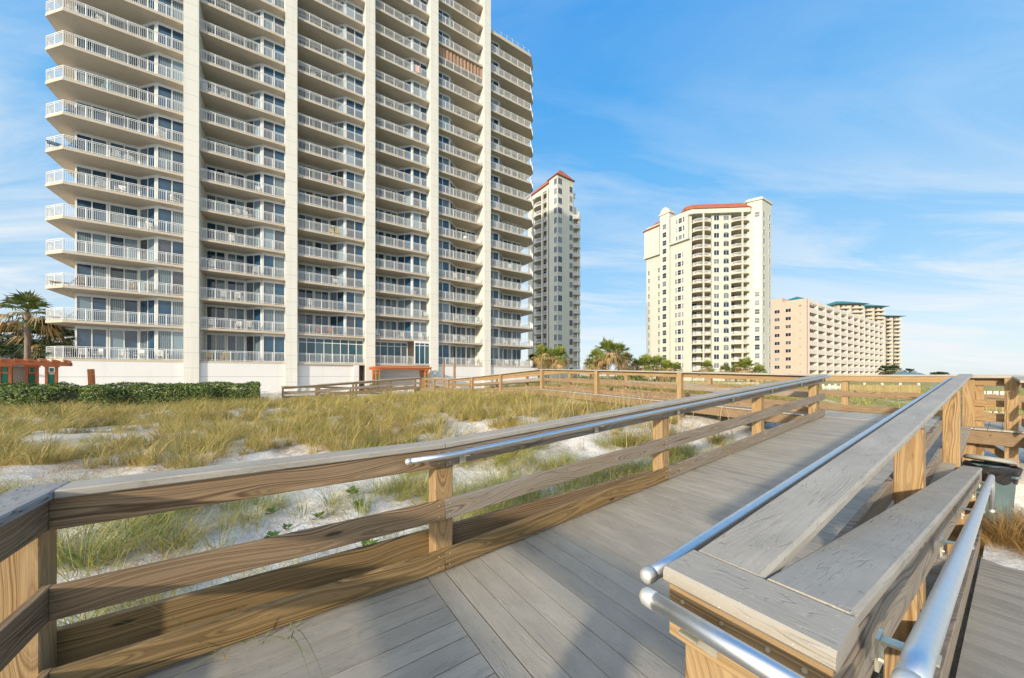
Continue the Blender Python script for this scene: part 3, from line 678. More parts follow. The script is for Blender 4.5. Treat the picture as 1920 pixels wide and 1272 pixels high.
dk = np.array([[-.25, 2.30, -1.46], [.05, 2.28, -1.46], [-.10, 2.33, -1.46], [3.1, 2.33, -1.34], [4.6, 2.33, -1.26], [5.6, 2.34, -1.2]])
tag(blades(dk, 5, .42, 7, .005, 1.5, .05, M['grassg'], 'stray_grass', 2.2), 'stray green blades reaching through the railing over the deck edge', 'grass', kind='stuff')
can_g = np.array([[RNG.uniform(7.3, 7.95), RNG.uniform(-.45, .12), -2.17] for _ in range(34)])
tag(blades(can_g, 40, .52, 4, .006, .8, .10, M['dry'], 'dry_grass', 1.), 'taller straw coloured grass hiding the foot of the trash can', 'dry grass', kind='stuff')
# small green weeds on the sand
mb = MB()
for k in range(26):
    a_ = random.uniform(0, 6.28); l_ = random.uniform(.05, .10); z_ = random.uniform(.0, .06); w_ = l_ * .3; up = random.uniform(.15, .9)
    d = Vector((math.cos(a_), math.sin(a_), up)).normalized(); sd_ = Vector((-math.sin(a_), math.cos(a_), 0)); b_ = Vector((0, 0, z_)) + d * .015
    mb.add([b_, b_ + d * l_ * .5 + sd_ * w_, b_ + d * l_, b_ + d * l_ * .5 - sd_ * w_], [(0, 1, 2, 3)])
wm_ = mb.mesh('beach_weed', M['weed'])
WD = [(510, 953, 'beside the second opening between posts'), (538, 976, 'low in the bare sand patch'), (596, 962, 'on bare sand near the middle post'), (660, 930, 'highest on the bare sand patch'), (672, 945, 'just below the highest sand weed'), (512, 1000, 'nearest the middle rail board'), (690, 1020, 'between middle rail and kick board'), (640, 985, 'in the centre of the bare sand')]
for i, (u, v, lab) in enumerate(WD):
    o = bpy.data.objects.new('beach_weed', wm_); COL.objects.link(o)
    Y = 633 * 1.9 / (v - 704.25); p = at(u, Y, -1.9); s_, t_ = toST(p); o.location = st(s_, t_, float(gz(s_, t_)) + .01)
    sc_ = .8 + .5 * random.random(); o.scale = (sc_,) * 3; o.rotation_euler = (0, 0, random.uniform(0, 6))
    tag(o, 'small green leafy weed ' + lab, 'weed', 'green weeds on the bare sand')

# ------------------------------------------------------------------ hedge and shrubs
def leafcloud(pts, nrm, size, mat, name, jitter=.6):
    n = len(pts); nr = nrm + RNG.normal(0, jitter, (n, 3)); nr /= np.linalg.norm(nr, axis=1)[:, None]
    a = np.cross(nr, RNG.normal(0, 1, (n, 3))); a /= np.linalg.norm(a, axis=1)[:, None]; b = np.cross(nr, a)
    sz = size * RNG.uniform(.6, 1.4, n)[:, None]
    v = np.stack([pts - a * sz, pts - b * sz * .5, pts + a * sz, pts + b * sz * .5], 1).reshape(-1, 3)
    f = np.arange(n * 4).reshape(-1, 4); return npmesh(name, v, f, mat)
def hedge(name, s0, s1, t0, t1, z0, z1, n, label, size=.052, bumpy=.36):
    R_ = empty(name, st((s0 + s1) / 2, (t0 + t1) / 2, z0), ROT, label, 'hedge')
    hx, hy, hh = (s1 - s0) / 2, (t1 - t0) / 2, z1 - z0
    core = MB(); k = 24; vs = []
    for i in range(k + 1):
        x = -hx * .97 + 2 * hx * .97 * i / k; b_ = bumpy * .6 * random.random()
        for y, z in ((-hy * .8, 0), (-hy * .85, hh * .7 - b_), (-hy * .5, hh * .86 - b_), (hy * .5, hh * .86 - b_), (hy * .85, hh * .7), (hy * .8, 0)): vs.append((x, y, z))
    core.add(vs, [(i * 6 + j, (i + 1) * 6 + j, (i + 1) * 6 + j + 1, i * 6 + j + 1) for i in range(k) for j in range(5)] + [(0, 1, 2, 3, 4, 5), tuple(k * 6 + j for j in range(6))])
    core.build('branches', M['hedgecore'], R_)
    x = RNG.uniform(-hx, hx, n); an = RNG.uniform(-.15, np.pi + .15, n)
    bmp = bumpy * (vnoise(x * 1.3 + 5, an * 2, 31) - .5) * 2 + bumpy * .5 * (vnoise(x * 4 + 5, an * 5, 32) - .5) * 2
    ry = hy * np.cos(an) * (1 + bmp); rz = hh * (.35 + .65 * np.clip(np.sin(an), 0, 1) ** .5 + bmp * .35)
    dz = RNG.uniform(0, 1, n) ** 1.5; side = np.abs(np.cos(an)) > .72
    z = np.where(side, RNG.uniform(0, 1, n) * hh * .95, rz); y = np.where(side, np.sign(np.cos(an)) * hy * (.93 + bmp - .16 * (z / hh) ** 3), ry)
    ends = RNG.uniform(0, 1, n) < .04; x = np.where(ends, np.sign(x) * hx * (1 - .03 * RNG.uniform(0, 1, n)), x)
    p = np.stack([x, y, z], 1) + RNG.normal(0, .03, (n, 3)); nr = np.stack([np.zeros(n), np.cos(an), np.sin(an) + .2], 1)
    o = bpy.data.objects.new('foliage', leafcloud(p, nr, size, M['hedge'], 'foliage')); COL.objects.link(o); o.parent = R_
    return R_
hedge('hedge', -17.5, -1.3, 28.9, 31.3, -2.0, -.60, 52000, 'long dark green clipped hedge along the dune before the white tower base')
def shrub(c, r, hh, n, label, mat='hedge', size=.12, cat='shrub', name='shrub', grp=None):
    R_ = empty(name, c, 0, label, cat, grp)
    d = RNG.normal(0, 1, (n, 3)); d /= np.linalg.norm(d, axis=1)[:, None]; d[:, 2] = np.abs(d[:, 2])
    q_ = .72 + .28 * RNG.uniform(0, 1, n); q_ *= .8 + .4 * vnoise(d[:, 0] * 3 + 10, d[:, 1] * 3 + d[:, 2] * 4, 41)
    p = d * q_[:, None] * np.array([r, r, hh])
    o = bpy.data.objects.new('foliage', leafcloud(p, d, size, M[mat], 'foliage')); COL.objects.link(o); o.parent = R_
    tb_ = MB()
    for k in range(5):
        a_ = k * 1.3; tb_.tube([(0, 0, 0), (r * .3 * math.cos(a_), r * .3 * math.sin(a_), hh * .4), (r * .6 * math.cos(a_), r * .6 * math.sin(a_), hh * .75)], [.06, .04, .015], 6)
    tb_.build('stems', M['hedgecore'], R_)
    return R_

# ------------------------------------------------------------------ palms
def palm_leaf(mb, o, az, el, L_, fan, nbl, droop, wdt=.035):
    """fan palm leaf: petiole then a folded fan of blades"""
    d = Vector((math.cos(az) * math.cos(el), math.sin(az) * math.cos(el), math.sin(el)))
    hub = o + d * L_ * .45 + Vector((0, 0, -droop * .15 * L_)); sd_ = Vector((-math.sin(az), math.cos(az), 0)); nn_ = d.cross(sd_)
    mb.bar(o, hub, .025, .02)
    for k in range(nbl):
        f = (k / (nbl - 1) - .5) * 2 * fan
        dd = (d * math.cos(f) + sd_ * math.sin(f)).normalized(); ll = L_ * (.62 - .12 * abs(f) / fan) * random.uniform(.85, 1.1)
        m_ = hub + dd * ll * .55 + nn_ * (-.05 * ll * math.cos(f)); tip = hub + dd * ll + Vector((0, 0, -ll * droop * random.uniform(.4, 1.1)))
        s2 = dd.cross(nn_).normalized() * wdt * L_ * .5
        mb.add([hub, m_ + s2, tip, m_ - s2], [(0, 1, 2, 3)])
def crown_mesh(kind, nl=34, seed=0, Lf=1.5):
    random.seed(seed); g = MB(); dr_ = MB()
    for k in range(nl):
        az = k * 2.4 + random.uniform(-.3, .3); q_ = k / nl; el = R(78) - q_ * R(112) + random.uniform(-.15, .15)
        tgt = dr_ if (q_ > .55 and random.random() < (.7 if kind != 'palmdark' else .2)) else g
        palm_leaf(tgt, Vector((0, 0, -.15 * q_)), az, el, Lf * random.uniform(.75, 1.15), R(70), 15, .25 + q_ * .9, .052)
    return g.mesh('crown', M[kind]), dr_.mesh('dry_fronds', M['palmdry'])
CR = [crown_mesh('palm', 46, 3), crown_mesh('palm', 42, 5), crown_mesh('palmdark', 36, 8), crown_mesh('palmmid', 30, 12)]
def palm(p, h, r, label, var=0, grp='palm trees', tr=.16, lean=(0, 0)):
    R_ = empty('palm_tree', p, random.uniform(0, 6), label, 'palm tree', grp)
    pts = [(lean[0] * q_ ** 2 * h, lean[1] * q_ ** 2 * h, h * q_) for q_ in (0, .1, .3, .5, .7, .88, 1)]
    rr = [tr * 1.5, tr * 1.1, tr, tr * .95, tr * .95, tr * 1.15, tr * .8]
    MB().tube(pts, rr, 12).build('trunk', M['trunk'], R_, True)
    for me, nm in zip(CR[var], ('crown', 'dry_fronds')):
        o = bpy.data.objects.new(nm, me); COL.objects.link(o); o.parent = R_; o.location = pts[-1]; o.scale = (r / 1.5,) * 3
    return R_
def palm_at(u, vtop, Y, r, label, var=0, base=-2.0, **k):
    top = (704.25 - vtop) * Y / F; hgt = top - r * .75 - base
    return palm(at(u, Y, base), max(.25, hgt), r, label, var, **k)
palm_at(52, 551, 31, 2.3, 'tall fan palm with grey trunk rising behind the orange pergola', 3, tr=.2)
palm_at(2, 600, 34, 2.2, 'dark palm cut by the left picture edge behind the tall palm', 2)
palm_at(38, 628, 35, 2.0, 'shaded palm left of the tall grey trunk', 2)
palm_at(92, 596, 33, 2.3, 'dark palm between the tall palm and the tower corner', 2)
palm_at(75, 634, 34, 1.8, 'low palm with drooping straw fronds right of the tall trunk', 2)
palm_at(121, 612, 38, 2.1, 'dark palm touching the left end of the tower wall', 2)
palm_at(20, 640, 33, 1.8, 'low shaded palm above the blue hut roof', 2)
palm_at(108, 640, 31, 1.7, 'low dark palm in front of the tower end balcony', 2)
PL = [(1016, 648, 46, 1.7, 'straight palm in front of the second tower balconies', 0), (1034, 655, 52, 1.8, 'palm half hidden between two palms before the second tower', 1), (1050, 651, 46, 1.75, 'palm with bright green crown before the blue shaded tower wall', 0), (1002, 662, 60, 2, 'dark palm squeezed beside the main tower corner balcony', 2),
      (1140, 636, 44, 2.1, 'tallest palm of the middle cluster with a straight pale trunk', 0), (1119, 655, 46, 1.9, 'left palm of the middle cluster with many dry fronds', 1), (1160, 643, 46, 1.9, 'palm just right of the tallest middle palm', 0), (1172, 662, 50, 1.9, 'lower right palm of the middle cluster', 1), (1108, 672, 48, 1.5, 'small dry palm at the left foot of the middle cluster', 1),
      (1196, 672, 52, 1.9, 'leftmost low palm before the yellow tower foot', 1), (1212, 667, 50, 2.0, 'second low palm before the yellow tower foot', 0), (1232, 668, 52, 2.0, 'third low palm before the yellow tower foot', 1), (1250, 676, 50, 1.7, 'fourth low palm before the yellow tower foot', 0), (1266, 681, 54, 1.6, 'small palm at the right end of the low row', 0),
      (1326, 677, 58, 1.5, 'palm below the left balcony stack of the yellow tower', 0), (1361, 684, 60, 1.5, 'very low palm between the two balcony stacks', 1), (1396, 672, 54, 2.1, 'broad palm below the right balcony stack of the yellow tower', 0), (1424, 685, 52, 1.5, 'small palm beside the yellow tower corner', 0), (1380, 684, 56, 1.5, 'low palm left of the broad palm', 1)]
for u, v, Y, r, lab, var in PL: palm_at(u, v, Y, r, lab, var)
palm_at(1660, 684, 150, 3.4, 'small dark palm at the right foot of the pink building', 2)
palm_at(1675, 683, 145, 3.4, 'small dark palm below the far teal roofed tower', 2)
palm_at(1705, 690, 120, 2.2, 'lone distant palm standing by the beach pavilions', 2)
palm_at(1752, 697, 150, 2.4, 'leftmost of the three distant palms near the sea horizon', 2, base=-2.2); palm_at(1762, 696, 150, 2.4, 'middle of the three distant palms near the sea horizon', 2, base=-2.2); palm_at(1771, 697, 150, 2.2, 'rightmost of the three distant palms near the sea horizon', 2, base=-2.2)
for i, (u, Y, r, hh, lab) in enumerate([(1000, 42, 2.2, 1.6, 'dark shrub at the foot of the main tower right corner'), (1080, 48, 3.2, 1.9, 'dark shrub behind the boardwalk left of the middle palms'), (1110, 44, 3.0, 1.7, 'dark shrub below the dry left middle palm'), (1150, 44, 3.4, 1.8, 'dark shrub below the tallest middle palm'), (1185, 46, 2.6, 2.4, 'dark shrub between the two palm rows'), (1395, 22, 1.6, .85, 'low green shrub just beyond the boardwalk rail'), (1430, 26, 2.0, 1.1, 'low green shrub right of the white fence'), (1235, 56, 3, 1.6, 'shrub behind the left part of the white fence')]):
    shrub(at(u, Y, -2.0 if Y > 30 else -1.9), r, hh, 2600, lab)
shrub(at(700, 40, -2.0), .6, 1.1, 700, 'small rounded shrub beside the tower doorway', size=.08)
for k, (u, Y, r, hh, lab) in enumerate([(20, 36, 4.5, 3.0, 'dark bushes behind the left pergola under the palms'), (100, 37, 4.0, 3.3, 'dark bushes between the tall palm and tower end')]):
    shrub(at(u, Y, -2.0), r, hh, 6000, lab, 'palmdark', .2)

# ------------------------------------------------------------------ main tower
D0 = Vector((.845, .535, 0)); TP = Vector((-32.3, 34.1, ZC))
TROT = math.atan2(.535, .845)
TW = empty('apartment_tower', TP + Vector((0, 0, -2.0)), TROT, 'huge cream apartment tower with stacked railed balconies filling the left of the view', 'building')
ZO = 2.0                                                            # tower-local z = (z relative to eye) + 2
def dz(k): return 1.5 if k == 0 else 4.9 + 3.04 * (k - 1)
KMAX = 20
def tz(z): return z + ZO
BW = 8.4
for i in range(5):                                                  # pillars running the full height
    s_ = i * BW; mb = MB().box(s_ - .575, s_ + .575, -.30, 2.75, 0, tz(66)); mb.build('pillar', M['pillar'], TW)
mb = MB()
mb.prism([(-8.66, 2.72), (-.575, 2.72), (41.7 - 8, 2.72), (33.6, 2.72), (33.6, 16), (-8.66, 16)], 0, tz(66))
mb2 = MB(); mb2.box(-8.66, 33.6, 2.76, 27, 0, tz(66)); mb2.box(33.6, 41.72, 2.77, 14, 0, tz(53.4)); mb2.build('wall', M['stucco'], TW)  # rear depth stretched out of view so its shadow reaches the second tower
# balcony slabs and railings by bay type
def bay_range(i): return (-8.9, -.575) if i == 0 else ((i - 1) * BW + .575, i * BW - .575) if i < 5 else (4 * BW + .575, 41.9)
def slab_poly(i):
    a, b = bay_range(i)
    if i == 0: return [(-.575, 0), (-.575, 2.74), (-8.64, 2.74), (-8.64, 9), (-10, 9), (-10, 1.6), (-8.4, 0)]
    if i == 5: return [(a, 0), (42, 0), (43.6, 1.6), (43.6, 8), (41.74, 8), (41.74, 2.74), (a, 2.74)]
    return [(a, 0), (b, 0), (b, 2.74), (a, 2.74)]
def ccw(p):
    ar = sum(p[k][0] * p[(k + 1) % len(p)][1] - p[(k + 1) % len(p)][0] * p[k][1] for k in range(len(p)))
    return p if ar > 0 else p[::-1]
def rail_path(i):
    a, b = bay_range(i); e = .07
    if i == 0: return [(-.575, e), (-8.37, e), (-9.93, 1.63), (-9.93, 8.9)]
    if i == 5: return [(a, e), (41.97, e), (43.53, 1.63), (43.53, 7.9)]
    return [(a, e), (b, e)]
def railing_mesh(path, z0=0., ht=1.07, pk=.125, pw=.020):
    mb = MB()
    for (p, q_) in zip(path[:-1], path[1:]):
        p = Vector((p[0], p[1], 0)); q_ = Vector((q_[0], q_[1], 0)); L_ = (q_ - p).length; d = (q_ - p) / L_
        mb.bar(p + Vector((0, 0, z0 + ht)), q_ + Vector((0, 0, z0 + ht)), .055, .04)
        mb.bar(p + Vector((0, 0, z0 + ht - .12)), q_ + Vector((0, 0, z0 + ht - .12)), .03, .03)
        mb.bar(p + Vector((0, 0, z0 + .09)), q_ + Vector((0, 0, z0 + .09)), .035, .035)
        npst = max(1, round(L_ / 1.28))
        for k in range(npst + 1): c = p + d * (L_ * k / npst); mb.bar(c + Vector((0, 0, z0)), c + Vector((0, 0, z0 + ht - .02)), .055, .055, up=d)
        nk = int(L_ / pk)
        for k in range(1, nk):
            c = p + d * (L_ * k / nk); z_a, z_b = z0 + .1, z0 + ht - .13; y = Vector((-d.y, d.x, 0)) * pw / 2; x = d * pw / 2
            mb.add([c - x - y + Vector((0, 0, z_a)), c + x - y + Vector((0, 0, z_a)), c + x + y + Vector((0, 0, z_a)), c - x + y + Vector((0, 0, z_a)),
                    c - x - y + Vector((0, 0, z_b)), c + x - y + Vector((0, 0, z_b)), c + x + y + Vector((0, 0, z_b)), c - x + y + Vector((0, 0, z_b))], [(0, 1, 5, 4), (1, 2, 6, 5), (2, 3, 7, 6), (3, 0, 4, 7)])
    return mb.mesh('railing', M['white'])
def win_path(i):
    S0 = (i - 1) * BW; a, b = bay_range(i)
    if i == 0: return [((-8.62, 2.6), (-6.52, 2.6)), ((-6.50, 2.6), (-4.42, 2.6)), ((-4.38, 2.58), (-2.82, 1.02)), ((-2.80, 1.0), (-.575, 1.0))]
    if i < 4: return [((a, 2.6), (S0 + 2.3, 2.6)), ((S0 + 2.32, 2.6), (S0 + 3.98, 2.6)), ((S0 + 4.02, 2.58), (S0 + 5.62, 1.02)), ((S0 + 5.65, 1.0), (b, 1.0))]
    if i < 5: return [((a, 1.0), (S0 + 2.75, 1.0)), ((S0 + 2.78, 1.02), (S0 + 4.38, 2.58)), ((S0 + 4.42, 2.6), (S0 + 6.1, 2.6)), ((S0 + 6.12, 2.6), (b, 2.6))]
    return [((a, 1.0), (S0 + 2.75, 1.0)), ((S0 + 2.78, 1.02), (S0 + 4.38, 2.58)), ((S0 + 4.42, 2.6), (S0 + 6.2, 2.6)), ((S0 + 6.22, 2.6), (41.7, 2.6))]
def window_mesh(path, H, npan=2, transom=0):
    fr = MB(); gl = MB()
    for (p, q_) in path:
        p = Vector((p[0], p[1], 0)); q_ = Vector((q_[0], q_[1], 0)); L_ = (q_ - p).length; d = (q_ - p) / L_
        up = Vector((0, 0, 1)); hd = .26
        fr.bar(p + up * (H - hd / 2), q_ + up * (H - hd / 2), .12, hd); fr.bar(p + up * .05, q_ + up * .05, .12, .10)
        for e, wd in ((p + d * .07, .14), (q_ - d * .07, .14)): fr.bar(e + up * .1, e + up * (H - hd), .12, wd, up=Vector((-d.y, d.x, 0)))
        for k in range(1, npan): c = p + d * (L_ * k / npan); fr.bar(c + up * .1, c + up * (H - hd), .08, .075, up=Vector((-d.y, d.x, 0)))
        if transom: fr.bar(p + up * transom, q_ + up * transom, .08, .08)
        for k in range(npan):
            a = p + d * (L_ * k / npan + (.14 if k == 0 else .037)); b = p + d * (L_ * (k + 1) / npan - (.14 if k == npan - 1 else .037))
            for z0_, z1_ in (((.1, transom - .04), (transom + .04, H - hd)) if transom else ((.1, H - hd),)):
                gl.add([a + up * z0_, b + up * z0_, b + up * z1_, a + up * z1_], [(0, 1, 2, 3)])
    return fr.mesh('window_frame', M['white']), gl.mesh('pane', M['glass'])
HN = 3.04 - .22
vis = {0: 11, 1: 14, 2: 16, 3: 17, 4: 19, 5: 16}                 # highest deck in view, per bay
UP = MB()
slabm, railm, winm = {}, {}, {}
for i in range(6):
    slabm[i] = MB().prism(ccw(slab_poly(i)), -.22, 0).mesh('balcony', M['slab']); railm[i] = railing_mesh(rail_path(i))
    winm[i] = window_mesh(win_path(i), HN)
    w0 = window_mesh(win_path(i), 3.4 - .22) if i not in (2, 3) else None
    top = 16 if i == 5 else KMAX
    for k in range(0, top + 1):
        z_ = tz(dz(k))
        if k > vis[i]:
            for p_, zz3 in ((slab_poly(i), 0),): UP.prism(ccw(p_), z_ - .22, z_)
            continue
        b_ = bpy.data.objects.new('balcony', slabm[i]); COL.objects.link(b_); b_.parent = TW; b_.location = (0, 0, z_)
        if not (k == 0 and i in (3,)):
            r_ = bpy.data.objects.new('railing', railm[i]); COL.objects.link(r_); r_.parent = b_
        wf, wg = (w0 if k == 0 and w0 else winm[i])
        if k == 0 and i in (2, 3): continue
        wo = bpy.data.objects.new('window_wall', wf); COL.objects.link(wo); wo.parent = TW; wo.location = (0, 0, z_)
        po = bpy.data.objects.new('pane', wg); COL.objects.link(po); po.parent = wo
    if i != 5: pass
UPo = UP.build('upper_balcony', M['slab'], TW); UPo['kind'] = 'stuff'
# lobby glazing on the ground floor of bays three and four
def grid_win(S0, S1, T0, T1, n, z0, H, transom, name='window_wall'):
    wf, wg = window_mesh([((S0, T0), (S1, T1))], H, n, transom)
    wg.materials.clear(); wg.materials.append(M['glasslobby'])
    wo = bpy.data.objects.new(name, wf); COL.objects.link(wo); wo.parent = TW; wo.location = (0, 0, z0)
    po = bpy.data.objects.new('pane', wg); COL.objects.link(po); po.parent = wo
grid_win(9.0, 16.2, .9, .9, 8, tz(1.5), 3.18, 2.45)
grid_win(17.4, 21.9, 1.3, 1.3, 5, tz(1.5), 3.18, 2.45)
grid_win(22.4, 24.6, -.1, -.1, 3, tz(1.5), 3.18, 2.6)
r_ = railing_mesh([(17.4, .07), (22.3, .07)]); ro = bpy.data.objects.new('railing', r_); COL.objects.link(ro); ro.parent = TW; ro.location = (0, 0, tz(1.5))
# top slab of the lower right part with its roof railing
MB().prism(ccw(slab_poly(5)), tz(53.3), tz(53.75)).build('roof_slab', M['slab'], TW)
rb_ = MB(); rq = [(34.3, .5), (41.9, .5), (43.1, 1.8)]
for (p_, q2_) in zip(rq[:-1], rq[1:]):
    for hh_ in (.55, 1.1): rb_.bar((*p_, hh_), (*q2_, hh_), .02, .02)
for k in range(8): rb_.bar((34.3 + k * 1.086, .5, 0), (34.3 + k * 1.086, .5, 1.15), .03, .03)
rr_ = rb_.mesh('roof_railing', M['white']); ro = bpy.data.objects.new('roof_railing', rr_); COL.objects.link(ro); ro.parent = TW; ro.location = (0, 0, tz(53.8))
# base walls
def bwall(a, b, t, z1=1.5 - .23, th=.3): return MB().box(a, b, t, t + th, 0, tz(z1)).build('base_wall', M['basewall'], TW)
bwall(-9.8, -.575, -.02, 1.27); bwall(.575, 7.825, -.02); bwall(8.975, 15.5, .25); bwall(25.775, 33.025, .02); bwall(34.175, 43.4, .02)
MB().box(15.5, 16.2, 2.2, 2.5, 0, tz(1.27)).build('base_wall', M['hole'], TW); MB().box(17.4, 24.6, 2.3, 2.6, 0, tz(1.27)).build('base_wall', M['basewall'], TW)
MB().box(14.9, 15.5, -.05, 2.4, 0, tz(1.27)).build('door_jamb', M['basewall'], TW)
MB().box(-9.9, -9.6, .3, 9, 0, tz(1.27)).build('base_wall', M['basewall'], TW)
for k in range(0, 8):                                                # wall lamps beside the right hand doors
    for i_ in (4, 5):
        mb = MB(); mb.tube([(0, 0, 0), (0, 0, .28)], .06, 10); mb.bar((0, 0, .14), (.1, 0, .14), .05, .05)
        o = mb.build('wall_lamp', M['white'], TW); o.location = ((i_ if i_ == 4 else 5) * BW - .68 if i_ == 4 else 41.5, 1.6 if i_ == 4 else 2.45, tz(dz(k) + 1.9))
mb = MB(); mb.bar((0, 0, 0), (-.35, -.25, -.12), .14, .14); mb.bar((0, 0, 0), (.1, .1, 0), .05, .05); o = mb.build('security_camera', M['white'], TW); o.location = (-8.75, 2.5, tz(3.6))

def tloc(Sx, Tx, z):                                                 # tower plan point -> world
    return Vector((TP.x + .845 * Sx - .535 * Tx, TP.y + .535 * Sx + .845 * Tx, z + ZC))
# life ring
LRg = empty('life_ring', tloc(25.2, -.36, .35), TROT, 'white life ring hung on the pillar right of the far pergola', 'life ring')
mb = MB(); vs = []; fs = []
for k in range(24):
    a_ = 2 * math.pi * k / 24
    for j in range(8):
        b_ = 2 * math.pi * j / 8; rr_ = .36 + .07 * math.cos(b_); vs.append((rr_ * math.cos(a_), .05 * math.sin(b_) - .05, rr_ * math.sin(a_)))
    for j in range(8): fs.append((k * 8 + j, k * 8 + (j + 1) % 8, ((k + 1) % 24) * 8 + (j + 1) % 8, ((k + 1) % 24) * 8 + j))
mb.add(vs, fs); mb.build('ring', plain('ring_paint', (.45, .50, .50), .5), LRg, True)
mb = MB(); mb.box(-.42, .42, 0, .02, -.45, .45); mb.build('backing_board', M['whitestain'], LRg)
# brown curtain on a balcony of the fifth bay
zc = None
kk = min(range(KMAX), key=lambda k: abs(dz(k) - (704.25 - 135) * 49.2 / F))
mb = MB(); n_w = 90; vs = []
for i_ in range(n_w + 1):
    x_ = 7.1 * i_ / n_w; y_ = .05 * math.sin(i_ * .9) + .03 * math.sin(i_ * 2.3)
    vs += [(x_, y_ * 1.3, .0), (x_, y_, 1.7)]
mb.add(vs, [(2 * i_, 2 * i_ + 2, 2 * i_ + 3, 2 * i_ + 1) for i_ in range(n_w)])
mb.add([(v[0], v[1] + .012, v[2]) for v in vs], [(2 * i_ + 1, 2 * i_ + 3, 2 * i_ + 2, 2 * i_) for i_ in range(n_w)])
cu = mb.build('balcony_curtain', M['curtain']); cu.location = tloc(25.85, .28, dz(kk) + 1.08); cu.rotation_euler = (0, 0, TROT)
tag(cu, 'wide brown curtain closing one high balcony between the two right pillars', 'curtain')

# ---- balcony furniture
def chair_mesh(style):
    f = MB()
    if style == 'lounge':
        f.bar((-.75, -.28, .28), (.35, -.28, .28), .04, .05); f.bar((-.75, .28, .28), (.35, .28, .28), .04, .05)
        for k in range(9): f.bar((-.72 + k * .12, -.28, .31), (-.72 + k * .12, .28, .31), .09, .02)
        for k in range(5): f.bar((.40 + k * .07, -.28, .36 + k * .11), (.40 + k * .07, .28, .36 + k * .11), .07, .02)
        for x in (-.65, .3):
            for y in (-.26, .26): f.bar((x, y, 0), (x, y, .28), .04, .04)
        return f
    for x in (-.24, .24):
        for y in (-.24, .24): f.bar((x, y, 0), (x, y, .42 if y < 0 else .95), .04, .04)
        f.bar((x, -.24, .66), (x, .24, .66), .06, .03); f.bar((x, -.24, .42), (x, -.24, .66), .04, .04)
    f.box(-.26, .26, -.26, .26, .40, .44)
    for k in range(4): f.bar((-.15 + k * .1, .25, .44), (-.15 + k * .1, .25, .93), .06, .02, up=(0, 1, 0))
    f.bar((-.24, .25, .94), (.24, .25, .94), .04, .05)
    return f
def build_chair(colr, style, label, loc, rz, grp):
    R_ = empty('patio_chair', loc, rz, label, 'chair', grp); chair_parts(R_, colr, style); return R_
CM = {}
def chair_parts(R_, colr, style):
    if (colr, style) not in CM:
        full = chair_mesh(style); CM[(colr, style)] = full.mesh('chair_frame', M[colr])
    o = bpy.data.objects.new('chair_frame', CM[(colr, style)]); COL.objects.link(o); o.parent = R_
FN = ['ground floor', 'first', 'second', 'third', 'fourth', 'fifth', 'sixth', 'seventh', 'eighth', 'ninth', 'tenth', 'eleventh', 'twelfth', 'thirteenth']
BN = ['leftmost bay', 'second bay', 'third bay', 'fourth bay', 'fifth bay', 'rightmost bay']
CN = {'cw': 'white', 'cy': 'yellow', 'co': 'orange red', 'cb': 'dark blue', 'cbe': 'beige', 'ct': 'teal', 'cp': 'pink'}
def furn(i, k, items):
    a, b = bay_range(i)
    for n_i, (x, colr, style) in enumerate(items):
        where = 'left end' if x < .3 else 'middle' if x < .62 else 'right end'
        nm = 'lounge chair' if style == 'lounge' else 'patio chair'
        fl = 'ground floor terrace' if k == 0 else FN[k] + ' balcony up'
        lab = '%s %s, %s of the %s, %s' % (CN[colr], nm, where, fl, BN[i])
        if sum(1 for it in items[:n_i] if (('left end' if it[0] < .3 else 'middle' if it[0] < .62 else 'right end') == where and it[1] == colr)): lab = 'inner ' + lab
        rz = TROT + random.uniform(-1, 1) + (0 if random.random() < .5 else math.pi)
        build_chair(colr, style, lab, tloc(a + (b - a) * x, .62, dz(k)) + Vector((0, 0, .001)), rz if style != 'lounge' else TROT + .2, 'chairs on the tower balconies')
furn(0, 0, [(.18, 'cw', 'c'), (.28, 'cw', 'c'), (.48, 'cw', 'c'), (.60, 'cw', 'c'), (.80, 'cw', 'c')]); furn(0, 2, [(.04, 'cbe', 'lounge'), (.16, 'cbe', 'c'), (.55, 'cbe', 'c'), (.68, 'cbe', 'c')])
furn(0, 4, [(.70, 'cw', 'c')]); furn(0, 5, [(.30, 'cw', 'c'), (.45, 'cw', 'c'), (.9, 'cw', 'c')]); furn(0, 6, [(.02, 'cb', 'lounge'), (.14, 'cb', 'c'), (.42, 'cw', 'c'), (.52, 'cw', 'c')]); furn(0, 7, [(.08, 'cb', 'c'), (.78, 'cw', 'c')])
furn(0, 8, [(.35, 'ct', 'c')]); furn(0, 10, [(.10, 'cw', 'c'), (.32, 'cw', 'c')]); furn(0, 1, [(.02, 'cw', 'lounge')])
furn(1, 0, [(.08, 'cy', 'c'), (.26, 'cy', 'c'), (.5, 'cb', 'c')]); furn(1, 1, [(.12, 'cw', 'c'), (.42, 'cw', 'c'), (.55, 'cw', 'c')]); furn(1, 2, [(.25, 'cw', 'c'), (.42, 'cw', 'c')]); furn(1, 3, [(.12, 'cw', 'c'), (.62, 'cw', 'c')])
furn(1, 4, [(.35, 'cw', 'c')]); furn(1, 5, [(.38, 'cw', 'c'), (.52, 'cw', 'c')]); furn(1, 9, [(.05, 'cw', 'c'), (.13, 'cw', 'c'), (.25, 'cw', 'c')]); furn(1, 6, [(.65, 'cw', 'c')])
furn(2, 1, [(.30, 'co', 'c'), (.46, 'co', 'c')]); furn(2, 2, [(.18, 'cw', 'c')]); furn(2, 3, [(.55, 'cw', 'c')]); furn(2, 5, [(.50, 'cy', 'c'), (.58, 'cy', 'c')]); furn(2, 7, [(.46, 'cp', 'c'), (.62, 'cp', 'c')]); furn(2, 11, [(.22, 'cw', 'c')])
